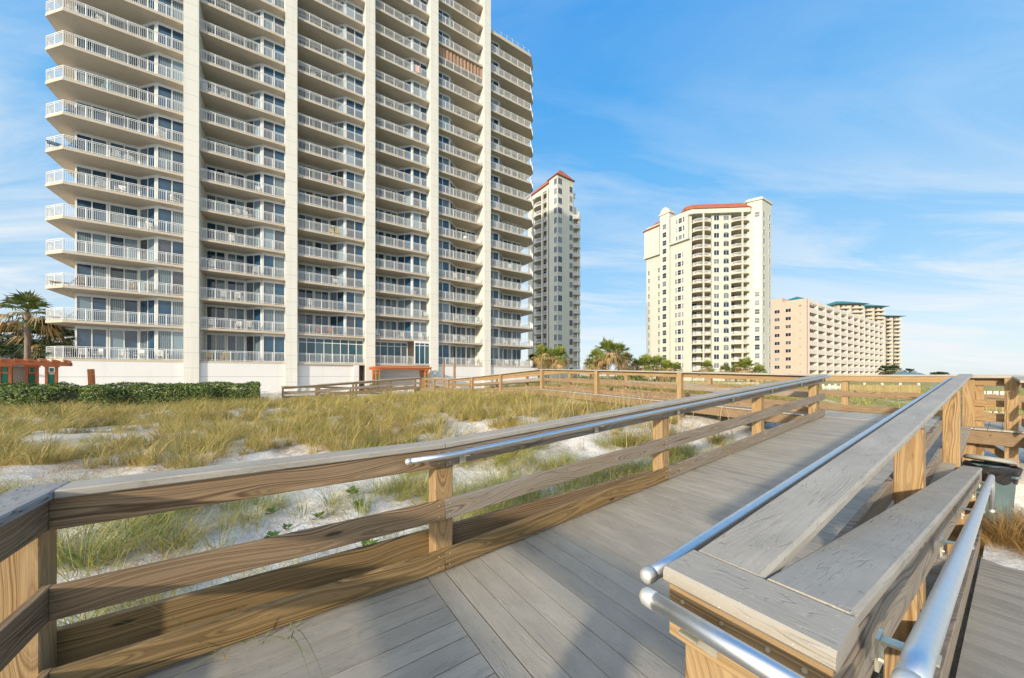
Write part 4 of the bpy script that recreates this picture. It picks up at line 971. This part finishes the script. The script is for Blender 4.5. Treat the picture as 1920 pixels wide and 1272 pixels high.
furn(3, 1, [(.05, 'cw', 'c'), (.48, 'cw', 'c'), (.85, 'cw', 'c')]); furn(3, 2, [(.95, 'cw', 'c')]); furn(3, 3, [(.7, 'cw', 'c')])
furn(4, 0, [(.3, 'cw', 'c'), (.7, 'cw', 'c'), (.9, 'cbe', 'c')]); furn(4, 1, [(.40, 'cw', 'c'), (.6, 'cw', 'c')]); furn(4, 2, [(.42, 'cw', 'c'), (.68, 'ct', 'c'), (.9, 'ct', 'c')]); furn(4, 4, [(.4, 'cw', 'c'), (.7, 'cw', 'c')]); furn(4, 6, [(.62, 'cw', 'c')])
furn(5, 0, [(.3, 'cw', 'c'), (.45, 'cw', 'c'), (.7, 'cw', 'c')]); furn(5, 1, [(.42, 'cw', 'c'), (.62, 'cw', 'c')]); furn(5, 3, [(.3, 'cw', 'c')]); furn(5, 5, [(.5, 'cw', 'c')]); furn(5, 9, [(.85, 'ct', 'c')])
# towel on a high balcony rail
kt = min(range(KMAX), key=lambda k: abs(dz(k) - (704.25 - 142) * 46.6 / F))
mb = MB(); vs = []
for i_ in range(9):
    for j_ in range(7): vs.append((.55 * i_ / 8 - .27, -.05 - .03 * math.sin(i_ * 1.4) - .01 * j_, 1.1 - 1.0 * j_ / 6))
mb.add(vs, [(i_ * 7 + j_, (i_ + 1) * 7 + j_, (i_ + 1) * 7 + j_ + 1, i_ * 7 + j_ + 1) for i_ in range(8) for j_ in range(6)])
mb.add([(v[0], v[1] + .02, v[2]) for v in vs], [(i_ * 7 + j_ + 1, (i_ + 1) * 7 + j_ + 1, (i_ + 1) * 7 + j_, i_ * 7 + j_) for i_ in range(8) for j_ in range(6)])
o = mb.build('beach_towel', M['cp']); o.location = tloc(22.9, .0, dz(kt)); o.rotation_euler = (0, 0, TROT); tag(o, 'pink and white towel hung over a high railing in the fourth bay', 'towel')

# ------------------------------------------------------------------ pergolas, poles, hut roof, pool things
def pergola(loc, rz, Lx, Ly, H, cols, cw, label):
    R_ = empty('pergola', loc, rz, label, 'pergola', 'orange and green pergolas')
    for (x, y) in cols:
        mb = MB(); c = cw / 2
        for a in (-c, c):
            for b in (-c, c): mb.box(x + a - .05, x + a + .05, y + b - .05, y + b + .05, 0, H)
        for z_ in (.1, H - .45): mb.box(x - c, x + c, y - c, y + c, z_, z_ + .09)
        mb.prism([(x - c - .1, y - c - .1), (x + c + .1, y - c - .1), (x + c + .1, y + c + .1), (x - c - .1, y + c + .1)], H - .06, H + .05)
        co_ = mb.build('column', M['orange'], R_)
        g_ = MB().box(x - c + .07, x + c - .07, y - c + .01, y + c - .01, .2, H - .47); g_.box(x - c + .01, x + c - .01, y - c + .07, y + c - .07, .2, H - .47); g_.box(x - c + .1, x + c - .1, y - c + .02, y + c - .02, H - .34, H - .1)
        g_.build('panel', M['green'], co_)
    for y in (-Ly / 2 + .1, Ly / 2 - .1): MB().box(-Lx / 2, Lx / 2, y - .07, y + .07, H + .05, H + .27).build('beam', M['orange'], R_)
    n = int(Lx / .42)
    for k in range(n + 1):
        x = -Lx / 2 + .1 + (Lx - .2) * k / n
        MB().prism([(0, 0)] * 0 or [(x - .03, -Ly / 2 - .35), (x + .03, -Ly / 2 - .35), (x + .03, Ly / 2 + .35), (x - .03, Ly / 2 + .35)], H + .272, H + .40).build('rafter', M['orange'], R_)
    return R_
s_p, t_p = toST(at(45, 20.3, 0))
pergola(st(s_p - 2.2, t_p - 1.0, -2.0), ROT + R(14), 8.2, 2.6, 2.55, [(-3.4, -1.0), (-.8, -1.0), (.6, -1.0), (1.95, -1.0), (3.5, -1.0), (-.8, 1.0), (1.25, 1.0), (2.6, 1.0), (-3.4, 1.0)], .34, 'orange and green pergola behind the hedge at the left edge')
pergola(tloc(20.1, -2.2, -2.0), TROT, 7.2, 2.4, 2.7, [(-3.0, -.9), (-3.0, .9), (3.0, -.9), (3.0, .9)], .38, 'smaller orange pergola against the tower entrance between pillars')
hutr = empty('pool_hut', at(-25, 29, -2.0), 0, 'pool hut with a low blue grey roof at the left edge', 'hut')
MB().add([(-3.5, -2.5, 2.75), (3.4, -2.5, 2.75), (3.4, 2.5, 2.75), (-3.5, 2.5, 2.75), (0, 0, 3.75)], [(0, 1, 4), (1, 2, 4), (2, 3, 4), (3, 0, 4), (3, 2, 1, 0)]).build('roof', plain('blue_grey_roof', (.12, .20, .25), .5), hutr)
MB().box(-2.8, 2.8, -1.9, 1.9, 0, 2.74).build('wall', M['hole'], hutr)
o = MB().bar((0, 0, 0), (-.12, 0, 2.4), .24, .2).build('wooden_post', M['orange']); o.location = at(175, 21.5, -2.0); o.rotation_euler = (0, 0, .3); tag(o, 'short leaning red brown post behind the hedge before the white wall', 'post')
for u_, lab in ((831.5, 'left of two brown poles standing before the tower base'), (852, 'right of two brown poles standing before the tower base')):
    o = MB().tube([(0, 0, 0), (0, 0, 3.55)], [.17, .15], 12).build('wooden_pole', M['pole']); o.location = at(u_, 42, -2.0); tag(o, lab, 'pole', 'brown poles before the tower')
# pool loungers
def pool_chair(u, Y, lab, rz):
    R_ = empty('pool_lounger', at(u, Y, -1.94), rz, lab, 'lounger', 'white loungers on the pool deck')
    chair_parts(R_, 'cw', 'lounge'); return R_
k_ = 0
LW = ['first', 'second', 'third', 'fourth', 'fifth', 'sixth', 'seventh', 'eighth', 'ninth', 'tenth']
for u in (492, 530, 548, 562, 600, 628, 652, 742, 752, 770):
    pool_chair(u, 34.5 if u < 600 else 37, 'white pool lounger, %s from the left seen past the switchback railing' % LW[k_], 1.0 + .1 * k_); k_ += 1
# white picket fence before the yellow tower
pf = empty('picket_fence', at(1290, 40, -1.95), R(-4), 'white picket fence beyond the boardwalk before the yellow tower', 'fence')
mb = MB()
for k in range(110): x = -8 + 16 * k / 109; mb.box(x - .035, x + .035, -.012, .012, .05, 1.15)
mb.build('pickets', M['white'], pf); mb = MB().box(-8, 8, .014, .05, .2, .28); mb.box(-8, 8, .014, .05, .9, .98); mb.build('fence_rails', M['white'], pf)
# sand fences in the field
def sandfence(p, q_, H, n, lab, white=False):
    R_ = empty('sand_fence', p, 0, lab, 'fence', 'slat fences in the grass field'); d = q_ - p; mb = MB()
    for k in range(n): c = d * (k / (n - 1)); mb.bar(c, c + Vector((0, 0, H * random.uniform(.93, 1.04))), .05, .012)
    mb.build('slats', M['oat'] if not white else M['whitestain'], R_)
    mb = MB(); mb.bar(Vector((0, .03, H * .3)), d + Vector((0, .03, H * .3)), .01, .02); mb.bar(Vector((0, .03, H * .8)), d + Vector((0, .03, H * .8)), .01, .02); mb.build('wires', M['pole'], R_)
    for k in range(5):
        c = d * (k / 4); MB().bar(c + Vector((0, .08, -.1)), c + Vector((0, .08, H * 1.15)), .09, .09).build('fence_post', M['whitestain'], R_)
    return R_
sandfence(at(1545, 26, -1.65), at(1590, 27, -1.65), .85, 26, 'pale slat fence left of the far rail post', True)
sandfence(at(1590, 26, -1.6), at(1725, 25, -1.6), .9, 70, 'brown slat fence crossing the grass field behind the boardwalk rail')
sandfence(at(1836, 15, -1.55), at(1885, 14.5, -1.55), .75, 22, 'slat fence seen through the short railing behind the trash can')

# ------------------------------------------------------------------ second tower
def ell_slab(mb, cx, cy, rx, ry, z0, z1, n=16, dirn=-1, rot=0):
    pts = [(cx + rx * math.cos(a), cy + dirn * ry * math.sin(a)) for a in [math.pi * k / n for k in range(n + 1)]]
    mb.prism(ccw(pts), z0, z1)
def ell_rail(mb, cx, cy, rx, ry, z, n=16, dirn=-1, ht=1.05):
    P = [Vector((cx + rx * math.cos(a), cy + dirn * ry * math.sin(a), z)) for a in [math.pi * k / n for k in range(n + 1)]]
    for a, b in zip(P[:-1], P[1:]):
        up = Vector((0, 0, 1)); mb.bar(a + up * ht, b + up * ht, .09, .08); mb.bar(a + up * .1, b + up * .1, .06, .06)
        for f in (0, .33, .66): c = a.lerp(b, f); mb.bar(c, c + up * ht, .045, .045)
def winbox(mbF, mbG, x0, x1, y, z0, z1, nrm, arched=False, axis='x'):
    """window on a plane; axis x: plane y=const facing -y ; axis y: plane x=const facing -x"""
    t_ = .05; e = .06
    def P(a, d, z): return (a, y + d, z) if axis == 'x' else (y + d, a, z)
    def bx(mb, a0, a1, d0, d1, za, zb):
        if axis == 'x': mb.box(a0, a1, y + d0, y + d1, za, zb)
        else: mb.box(y + d0, y + d1, a0, a1, za, zb)
    bx(mbF, x0 - e, x0, -.06, .02, z0 - e, z1 + e); bx(mbF, x1, x1 + e, -.06, .02, z0 - e, z1 + e); bx(mbF, x0, x1, -.06, .02, z1, z1 + e); bx(mbF, x0, x1, -.06, .02, z0 - e, z0)
    xm = (x0 + x1) / 2; bx(mbF, xm - .03, xm + .03, -.045, .02, z0, z1); zm = (z0 + z1) / 2
    mbG.add([P(x0, -.02, z0), P(x1, -.02, z0), P(x1, -.02, z1), P(x0, -.02, z1)], [(0, 1, 2, 3)] if axis == 'x' else [(3, 2, 1, 0)])
    if arched:
        n = 8; c = (x0 + x1) / 2; rx = (x1 - x0) / 2; vs = [P(c + rx * math.cos(math.pi * k / n), -.021, z1 + .35 * math.sin(math.pi * k / n)) for k in range(n + 1)]
        mbG.add(vs, [tuple(range(n + 1))])
def add_windows(parent, lst, cnt_mat='win'):
    for (x0, x1, y, z0, z1, axis, arch) in lst:
        f = MB(); g = MB(); winbox(f, g, x0, x1, y, z0, z1, 1, arch, axis)
        wo = f.build('window', M['white'], parent); g.build('pane', M[cnt_mat], wo)
T2p = at(1045, 105, -2.0)
T2 = empty('apartment_tower', T2p, ROT, 'slim second tower with terracotta hip roofs and curved balconies right beside the main tower', 'building')
H2 = 64.5
MB().box(0, 6.9, 0, 3.9, 0, H2).build('stair_block', M['yellow2'], T2)
MB().add([(-.5, -.5, H2), (7.3, -.5, H2), (7.3, 4.5, H2), (-.5, 4.5, H2), (2.8, 1.95, H2 + 3.3), (4.0, 1.95, H2 + 3.3)], [(0, 1, 5, 4), (1, 2, 5), (2, 3, 4, 5), (3, 0, 4), (3, 2, 1, 0)]).build('roof', M['tile'], T2)
MB().box(2.2, 11, 3.95, 18, 0, 62).build('wall', M['yellow2'], T2)
MB().box(.2, 11.6, 3.92, 19, 62.1, 63.6).build('cornice', M['yellow2'], T2)
MB().add([(-.3, 3.95, 63.6), (12, 3.95, 63.6), (12, 19.6, 63.6), (-.3, 19.6, 63.6), (3.0, 7, 67.6), (8, 7, 67.6)], [(0, 1, 5, 4), (1, 2, 5), (2, 3, 4, 5), (3, 0, 4), (3, 2, 1, 0)]).build('roof', M['tile'], T2)
MB().box(7.0, 9.6, .9, 3.9, 0, 57).build('wall', M['yellow2'], T2)
sl, rl = MB(), MB(); ell_slab(sl, 0, 0, 3.0, 2.6, -.25, 0); ell_rail(rl, 0, 0, 2.9, 2.5, 0); slm2, rlm2 = sl.mesh('balcony', M['slab']), rl.mesh('railing', M['white'])
sl, rl = MB(), MB(); ell_slab(sl, 0, 0, 1.9, 1.9, -.25, 0); ell_rail(rl, 0, 0, 1.85, 1.85, 0); slm5, rlm5 = sl.mesh('balcony', M['slab']), rl.mesh('railing', M['white'])
sl, rl = MB(), MB(); sl.box(-2, 2.2, -1.2, 1.2, -.25, 0); rl.bar((-2, -1.15, 1.0), (2.2, -1.15, 1.0), .08, .08)
for k in range(22): rl.bar((-2 + 4.2 * k / 21, -1.15, 0), (-2 + 4.2 * k / 21, -1.15, 1.0), .045, .045)
slm3, rlm3 = sl.mesh('balcony', M['slab']), rl.mesh('railing', M['white'])
for k in range(20):
    z_ = 3.6 + 3.05 * k + .2
    for (x, y, rz, a, b) in ((2.2, 10.2, -math.pi / 2, slm2, rlm2), (1.6, 5.9, -math.pi / 2, slm3, rlm3)) + (((8.3, .9, 0, slm5, rlm5),) if k < 17 else ()):
        bo = bpy.data.objects.new('balcony', a); COL.objects.link(bo); bo.parent = T2; bo.location = (x, y, z_); bo.rotation_euler = (0, 0, rz)
        ro = bpy.data.objects.new('railing', b); COL.objects.link(ro); ro.parent = bo
for (x, y) in ((.1, 4.6), (.3, 7.6), (.4, 13.0)): MB().box(x - .28, x + .28, y - .28, y + .28, 0, 62.1).build('column', M['yellow2'], T2)
MB().box(8.6, 9.1, -.75, -.25, 0, 55).build('column', M['yellow2'], T2)
wl = []
for k in range(20):
    z_ = 3.9 + 3.05 * k
    wl += [(.3, 1.9, 0, z_ - .1, z_ + 1.8, 'x', False), (5.1, 6.5, 0, z_ - 1.3, z_ + .6, 'x', False), (.25, 1.4, 0, z_ - .1, z_ + 1.8, 'y', False)]
add_windows(T2, wl)
wl = []
for k in range(20):
    z_ = 3.9 + 3.05 * k; wl += [(7.9, 13.2, 2.2, z_ - .2, z_ + 2.4, 'y', False)]  # balcony glazing, widened into dark strips standing in for the recess's shade
    wl += [(4.2, 7.5, 2.2, z_ - .2, z_ + 2.4, 'y', False)]
add_windows(T2, wl)

# ------------------------------------------------------------------ third tower (yellow)
P3 = at(1290, 119.5, -2.0); P3b = at(1402, 118, -2.0); d3 = (P3b - P3); L3 = d3.length; r3 = math.atan2(d3.y, d3.x)
T3 = empty('apartment_tower', P3, r3, 'pale yellow tower with red roof band and two stacks of curved balconies', 'building')
def loc3(u, Y): return (Matrix.Rotation(-r3, 3, 'Z') @ (at(u, Y, -2.0) - P3))
def L2(u, Y): v = loc3(u, Y); return (v.x, v.y)
H3 = 60.2
wl_ = L2(1212, 134); wl2 = L2(1236, 129.5); c4 = L2(1429, 115.8); c5 = L2(1446, 119.5)
MB().prism(ccw([(0, 0), (1.3, 0), (1.3, 2.4), (8.0, 2.4), (8.0, 0), (14.6, 0), (14.6, 2.4), (20.6, 2.4), (20.6, .4), (L3 + .3, .3), (L3, 22), (4, 26), wl_]), 0, H3).build('wall', M['yellow'], T3)
MB().prism(ccw([(L3 - .1, .2), c4, c5, (L3 + 8, 20), (L3 - .1, 16)]), 0, H3 + 3.2).build('corner_block', M['yellow2'], T3)
MB().prism(ccw([(L3 - .5, -.1), (c4[0], c4[1] - .4), (c5[0] + .5, c5[1]), (L3 + 8, 20.5), (L3 - .5, 16)]), H3 + 2.2, H3 + 2.9).build('cornice', M['yellow2'], T3)
# roof band
n1_ = Vector((wl_[0], wl_[1])); 
def band(pts, z0, z1, out, mat, nm, inn=0):
    mb = MB(); m_ = len(pts); vs = []
    for k, p in enumerate(pts):
        vs += [(p[0], p[1] - out, z0), (p[0] + 0, p[1] + inn, z1)]
    mb.add(vs, [(2 * k, 2 * k + 2, 2 * k + 3, 2 * k + 1) for k in range(m_ - 1)])
    mb.add([(v[0], v[1] + 1.2, v[2] - .05) for v in vs], [(2 * k + 1, 2 * k + 3, 2 * k + 2, 2 * k) for k in range(m_ - 1)])
    return mb.build(nm, mat, T3)
MB().prism(ccw([(-.6, -.3), (1.0, -1.3), (20.2, -1.3), (21.4, -.2), (21.4, 4), (-.6, 4)]), H3 - 1.6, H3).build('eave', M['yellow2'], T3)
MB().add([(-.9, -.6, H3), (1.0, -1.6, H3), (20.3, -1.6, H3), (21.6, 0, H3), (0, 3, H3 + 2.7), (2, 1.2, H3 + 2.7), (19.2, 1.2, H3 + 2.7), (20.6, 3, H3 + 2.7), (-1, 9, H3), (21.6, 9, H3)], [(0, 1, 5, 4), (1, 2, 6, 5), (2, 3, 7, 6), (4, 5, 6, 7), (0, 4, 8), (3, 9, 7), (4, 7, 9, 8)]).build('roof', M['tile'], T3)
# left wing: overhanging top storeys, parapet block with arched pediment, small roof
dv3 = Vector((wl_[0], wl_[1], 0)); wdir = dv3.normalized(); wn3 = Vector((-wdir.y, wdir.x, 0))
if wn3.y > 0: wn3 = -wn3
def wp(a, o_): v = wdir * a + wn3 * o_; return (v.x, v.y)
LW3 = dv3.length
def wprism(a0, a1, o0, o1, z0, z1, nm, mat): return MB().prism(ccw([wp(a0, o0), wp(a1, o0), wp(a1, o1), wp(a0, o1)]), z0, z1).build(nm, mat, T3)
wprism(-.3, 6.2, -.3, .75, H3 - 9.6, H3 - .2, 'bay_wall', M['yellow2']); wprism(-.6, 6.5, -.3, 1.0, H3 - 10.2, H3 - 9.5, 'cornice', M['yellow2'])
wprism(LW3 - 6.2, LW3 + .4, -.3, .75, H3 - 11.6, H3 - 1.5, 'bay_wall', M['yellow2']); wprism(LW3 - 6.4, LW3 + .6, -.3, 1.0, H3 - 12.2, H3 - 11.5, 'cornice', M['yellow2'])
wprism(6.6, LW3 - 6.6, -2, .9, 0, H3 + 3.0, 'parapet_block', M['yellow2'])
wprism(6.2, LW3 - 6.2, -2.2, 1.2, H3 + 2.0, H3 + 2.5, 'cornice', M['yellow2'])
mid3 = LW3 / 2; mb = MB(); nn3 = 12
ring_ = [(mid3 + 1.7 * math.cos(math.pi * k / nn3), H3 + 2.5 + 2.0 * math.sin(math.pi * k / nn3)) for k in range(nn3 + 1)]
vs = []
for o_ in (1.0, -.6): vs += [(*wp(a_, o_), z_) for a_, z_ in ring_]
mb.add(vs, [tuple(range(nn3 + 1)), tuple(range(nn3 + 1, 2 * nn3 + 2))[::-1]] + [(k, k + nn3 + 1, k + nn3 + 2, k + 1) for k in range(nn3)]); mb.build('pediment', M['yellow2'], T3)
mb = MB(); mb.add([(*wp(LW3 - 6.4, 1.2), H3 - 1.4), (*wp(LW3 + 1, 1.2), H3 - 1.4), (*wp(LW3 + 1, -8), H3 - 1.4), (*wp(LW3 - 6.4, -8), H3 - 1.4), (*wp(LW3 - 6.4, -3), H3 + 2.6), (*wp(LW3 - 2.5, -3), H3 + 2.2)], [(0, 1, 5, 4), (1, 2, 5), (2, 3, 4, 5), (0, 4, 3)]); mb.build('roof', M['tile'], T3)
sl, rl = MB(), MB(); ell_slab(sl, 0, .3, 3.1, 2.0, -.28, 0); ell_rail(rl, 0, .3, 3.0, 1.9, 0); sA, rA = sl.mesh('balcony', M['slab']), rl.mesh('railing', M['white'])
NF3 = 19
for k in range(1, NF3):
    z_ = .9 + 3.05 * k
    for x in (4.65, 17.6):
        bo = bpy.data.objects.new('balcony', sA); COL.objects.link(bo); bo.parent = T3; bo.location = (x, 0, z_)
        ro = bpy.data.objects.new('railing', rA); COL.objects.link(ro); ro.parent = bo
    MB().box(1.31, 7.99, .05, 2.39, z_ - .27, z_ - .01).build('floor_slab', M['slab'], T3); MB().box(14.61, 20.59, .45, 2.39, z_ - .27, z_ - .01).build('floor_slab', M['slab'], T3)
for x in (4.65, 17.6): MB().tube([(x, -1.35, 0), (x, -1.35, H3 - 1.6)], .3, 12).build('column', M['yellow2'], T3)
fmb = {}
wl = []; 
for k in range(0, NF3):
    z_ = 1.7 + 3.05 * k
    wl += [(8.8, 10.5, 0, z_ - .1, z_ + 1.6, 'x', False), (12.0, 13.8, 0, z_ - .1, z_ + 1.45, 'x', True)]
    wl += [(2.2, 4.0, 2.4, z_ - .6, z_ + 1.7, 'x', False), (5.4, 7.0, 2.4, z_ - .6, z_ + 1.7, 'x', False), (15.4, 17.0, 2.4, z_ - .6, z_ + 1.7, 'x', False)]
add_windows(T3, wl[:95])
# windows of the wing and corner as oriented boxes
def wall_windows(pa, pb, offs, wdt, z0, dz_, n, H_, proud=.04):
    a = Vector((pa[0], pa[1], 0)); b = Vector((pb[0], pb[1], 0)); d = (b - a).normalized(); nr = Vector((d.y, -d.x, 0))
    for k in range(n):
        z_ = z0 + dz_ * k; f = MB(); g = MB()
        for o_, w_ in zip(offs, wdt):
            c = a + d * o_ + nr * proud
            f.bar(c + Vector((0, 0, z_)) - d * (w_ / 2 + .06), c + Vector((0, 0, z_)) + d * (w_ / 2 + .06), .05, .08); f.bar(c + Vector((0, 0, z_ + H_)) - d * (w_ / 2 + .06), c + Vector((0, 0, z_ + H_)) + d * (w_ / 2 + .06), .05, .08)
            for sg in (-1, 1): f.bar(c + d * (sg * w_ / 2) + Vector((0, 0, z_)), c + d * (sg * w_ / 2) + Vector((0, 0, z_ + H_)), .05, .07, up=nr)
            f.bar(c + Vector((0, 0, z_ + H_ / 2)) - d * w_ / 2, c + Vector((0, 0, z_ + H_ / 2)) + d * w_ / 2, .05, .05)
            c2_ = c - nr * .015; g.add([c2_ - d * w_ / 2 + Vector((0, 0, z_)), c2_ + d * w_ / 2 + Vector((0, 0, z_)), c2_ + d * w_ / 2 + Vector((0, 0, z_ + H_)), c2_ - d * w_ / 2 + Vector((0, 0, z_ + H_))], [(0, 1, 2, 3)])
        wo = f.build('window', M['white'], T3); g.build('pane', M['win'], wo)
wall_windows(wl_, (0, 0), [LW3 - 3.2, LW3 - 4.5, LW3 - 1.9], [1.3, .55, .55], 1.7, 3.05, 15, 1.8)
wall_windows(wp(6, .75), wp(0, .75), [3.6, 4.9, 2.3], [1.3, .55, .55], 1.7 + 3.05 * 16, 3.05, 3, 1.8)
wall_windows(wp(LW3 - 6.6, .9), wp(6.6, .9), [(LW3 - 13.2) / 2], [1.6], 1.7, 3.05, 19, 1.9)
wall_windows(wl_, (0, 0), [1.2, 5.6], [.6, .6], 1.7, 3.05, 14, 1.8)
wall_windows((L3, .2), c4, [(Vector(c4) - Vector((L3, .2))).length - 1.5], [1.7], 1.7, 3.05, 19, 1.9)
wall_windows(c4, c5, [1.2, (Vector(c5) - Vector(c4)).length - 1.3], [1.2, 1.0], 1.7, 3.05, 19, 1.9)

# ------------------------------------------------------------------ pink building and far towers
dp = Vector((.84, .5425, 0)); PR = math.atan2(dp.y, dp.x); PK = at(1513, 134, -2.0)
PB = empty('apartment_block', PK, PR, 'long pink block with rows of recessed balconies running towards the sea', 'building')
HP, NB, LP = 32.6, 12, 125.
MB().box(0, LP, 2.2, 24, 0, HP).build('wall', M['pink'], PB)
MB().box(-.4, 2.2, .0, 24, 0, HP).build('end_wall', M['pink'], PB)
MB().box(-.4, 8, 8, 24, HP, HP + 1.6).build('roof_block', M['pink'], PB)
MB().box(18, 26, 6, 14, HP, HP + 3).build('roof_block', M['pinkwhite'], PB)
MB().add([(17, 5, HP + 3), (27, 5, HP + 3), (27, 15, HP + 3), (17, 15, HP + 3), (22, 10, HP + 5.4)], [(0, 1, 4), (1, 2, 4), (2, 3, 4), (3, 0, 4), (3, 2, 1, 0)]).build('roof', M['teal'], PB)
bwp = (LP - 2.2) / NB; fh = 3.32
for k in range(NB + 1):
    x = 2.2 + bwp * k; MB().box(x - .55, x + .55, -.08, 2.2, 0, HP - .0).build('pier', M['pinkwhite'], PB)
for k in range(10):
    z_ = HP - fh * k
    if z_ - 1.9 < 0: break
    MB().box(2.2, LP, -.02, .28, z_ - (1.9 if k else 1.5), z_ - .02).build('parapet', M['pinkwhite'], PB); MB().box(2.2, LP, .281, 2.19, z_ - 1.9, z_ - 1.65).build('floor_slab', M['pinkwhite'], PB)
    f = MB()
    for j in range(NB):
        x0 = 2.2 + bwp * j + 1.2; f.box(x0, x0 + bwp * .6, 2.12, 2.21, z_ - fh + .1, z_ - 2.0)
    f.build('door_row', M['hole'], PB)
wl = []
for k in range(9):
    z_ = HP - 3.1 - fh * k
    for y in (5.0, 8.8): wl.append((y, y + 1.8, -.4, z_ - 1.5, z_ - .1, 'y', False))
add_windows(PB, wl)
for k in range(9): MB().tube([(-.46, 2.0, HP - 2.6 - fh * k), (-.38, 2.0, HP - 2.6 - fh * k)], .45 if k == 0 else .25, 14).build('round_vent', M['hole'], PB)
def far_tower(u0, u1, Y, vtop, vroof, label, nfl, ang):
    p0 = at(u0, Y, -2.0); wd = (u1 - u0) / F * Y; H = (704.25 - vtop) * Y / F + 2.0; R_ = empty('apartment_tower', p0, ang, label, 'building', 'far teal roofed towers')
    MB().box(0, wd, 0, 20, 0, H).build('wall', M['farwall'], R_)
    rh = (vtop - vroof) * Y / F
    MB().add([(-2, -3, H), (wd + 2.5, -3, H), (wd + 2.5, 23, H), (-2, 23, H), (wd * .35, 8, H + rh), (wd * .65, 8, H + rh)], [(0, 1, 5, 4), (1, 2, 5), (2, 3, 4, 5), (3, 0, 4), (3, 2, 1, 0)]).build('roof', M['teal'], R_)
    for k in range(nfl):
        z_ = H - 3.2 - 3.05 * k
        if z_ < 1: break
        for (a, b) in ((.06, .42), (.52, .98)):
            x0, x1 = wd * a, wd * b; mm = (x0 + x1) / 2
            s_ = MB().prism([(x0, 0), (x0 + .8, -2.0), (x1 - .8, -2.4), (x1, 0)], z_ - .3, z_).build('balcony', M['slab'], R_)
            mb = MB(); mb.bar((x0 + .4, -1.0, z_ + .55), (x0 + .8, -2.0, z_ + .55), .08, 1.0); mb.bar((x0 + .8, -2.0, z_ + .55), (x1 - .8, -2.4, z_ + .55), .08, 1.0); mb.build('parapet', M['farwall'], s_)
            g = MB().box(x0 + .8, x0 + 2.6, -.05, .1, z_ + .1, z_ + 2.4); g.box(x1 - 2.4, x1 - .8, -.05, .1, z_ + .1, z_ + 2.4); g.build('window', M['win'], R_)
far_tower(1570, 1616, 250, 571, 561, 'left of the far towers with a wide teal roof behind the pink block', 15, R(-2))
far_tower(1618, 1655, 262, 576, 567, 'middle far tower with a teal roof behind the pink block', 15, R(-2))
far_tower(1657, 1686, 268, 594, 588, 'rightmost slim far tower with a teal roof at the end of the pink block', 26, R(-2))
def pavilion(u, Y, w_, vt, lab):
    R_ = empty('beach_pavilion', at(u, Y, -2.0), .2, lab, 'pavilion', 'pavilions by the beach'); H = (704.25 - vt) * Y / F + 2.0
    MB().add([(-w_, -w_ * .6, H - 1.4), (w_, -w_ * .6, H - 1.4), (w_, w_ * .6, H - 1.4), (-w_, w_ * .6, H - 1.4), (-w_ * .4, 0, H), (w_ * .4, 0, H)], [(0, 1, 5, 4), (1, 2, 5), (2, 3, 4, 5), (3, 0, 4), (3, 2, 1, 0)]).build('roof', plain('pavilion_roof', (.10, .20, .24), .5), R_)
    mb = MB()
    for x in (-w_ * .8, 0, w_ * .8): mb.box(x - .15, x + .15, -w_ * .4, -w_ * .4 + .3, 0, H - 1.4)
    mb.build('columns', M['farwall'], R_)
pavilion(1694, 110, 3.5, 697, 'small blue roofed pavilion nearest the far tower foot'); pavilion(1716, 105, 4.0, 699, 'wider low pavilion right of the lone distant palm')
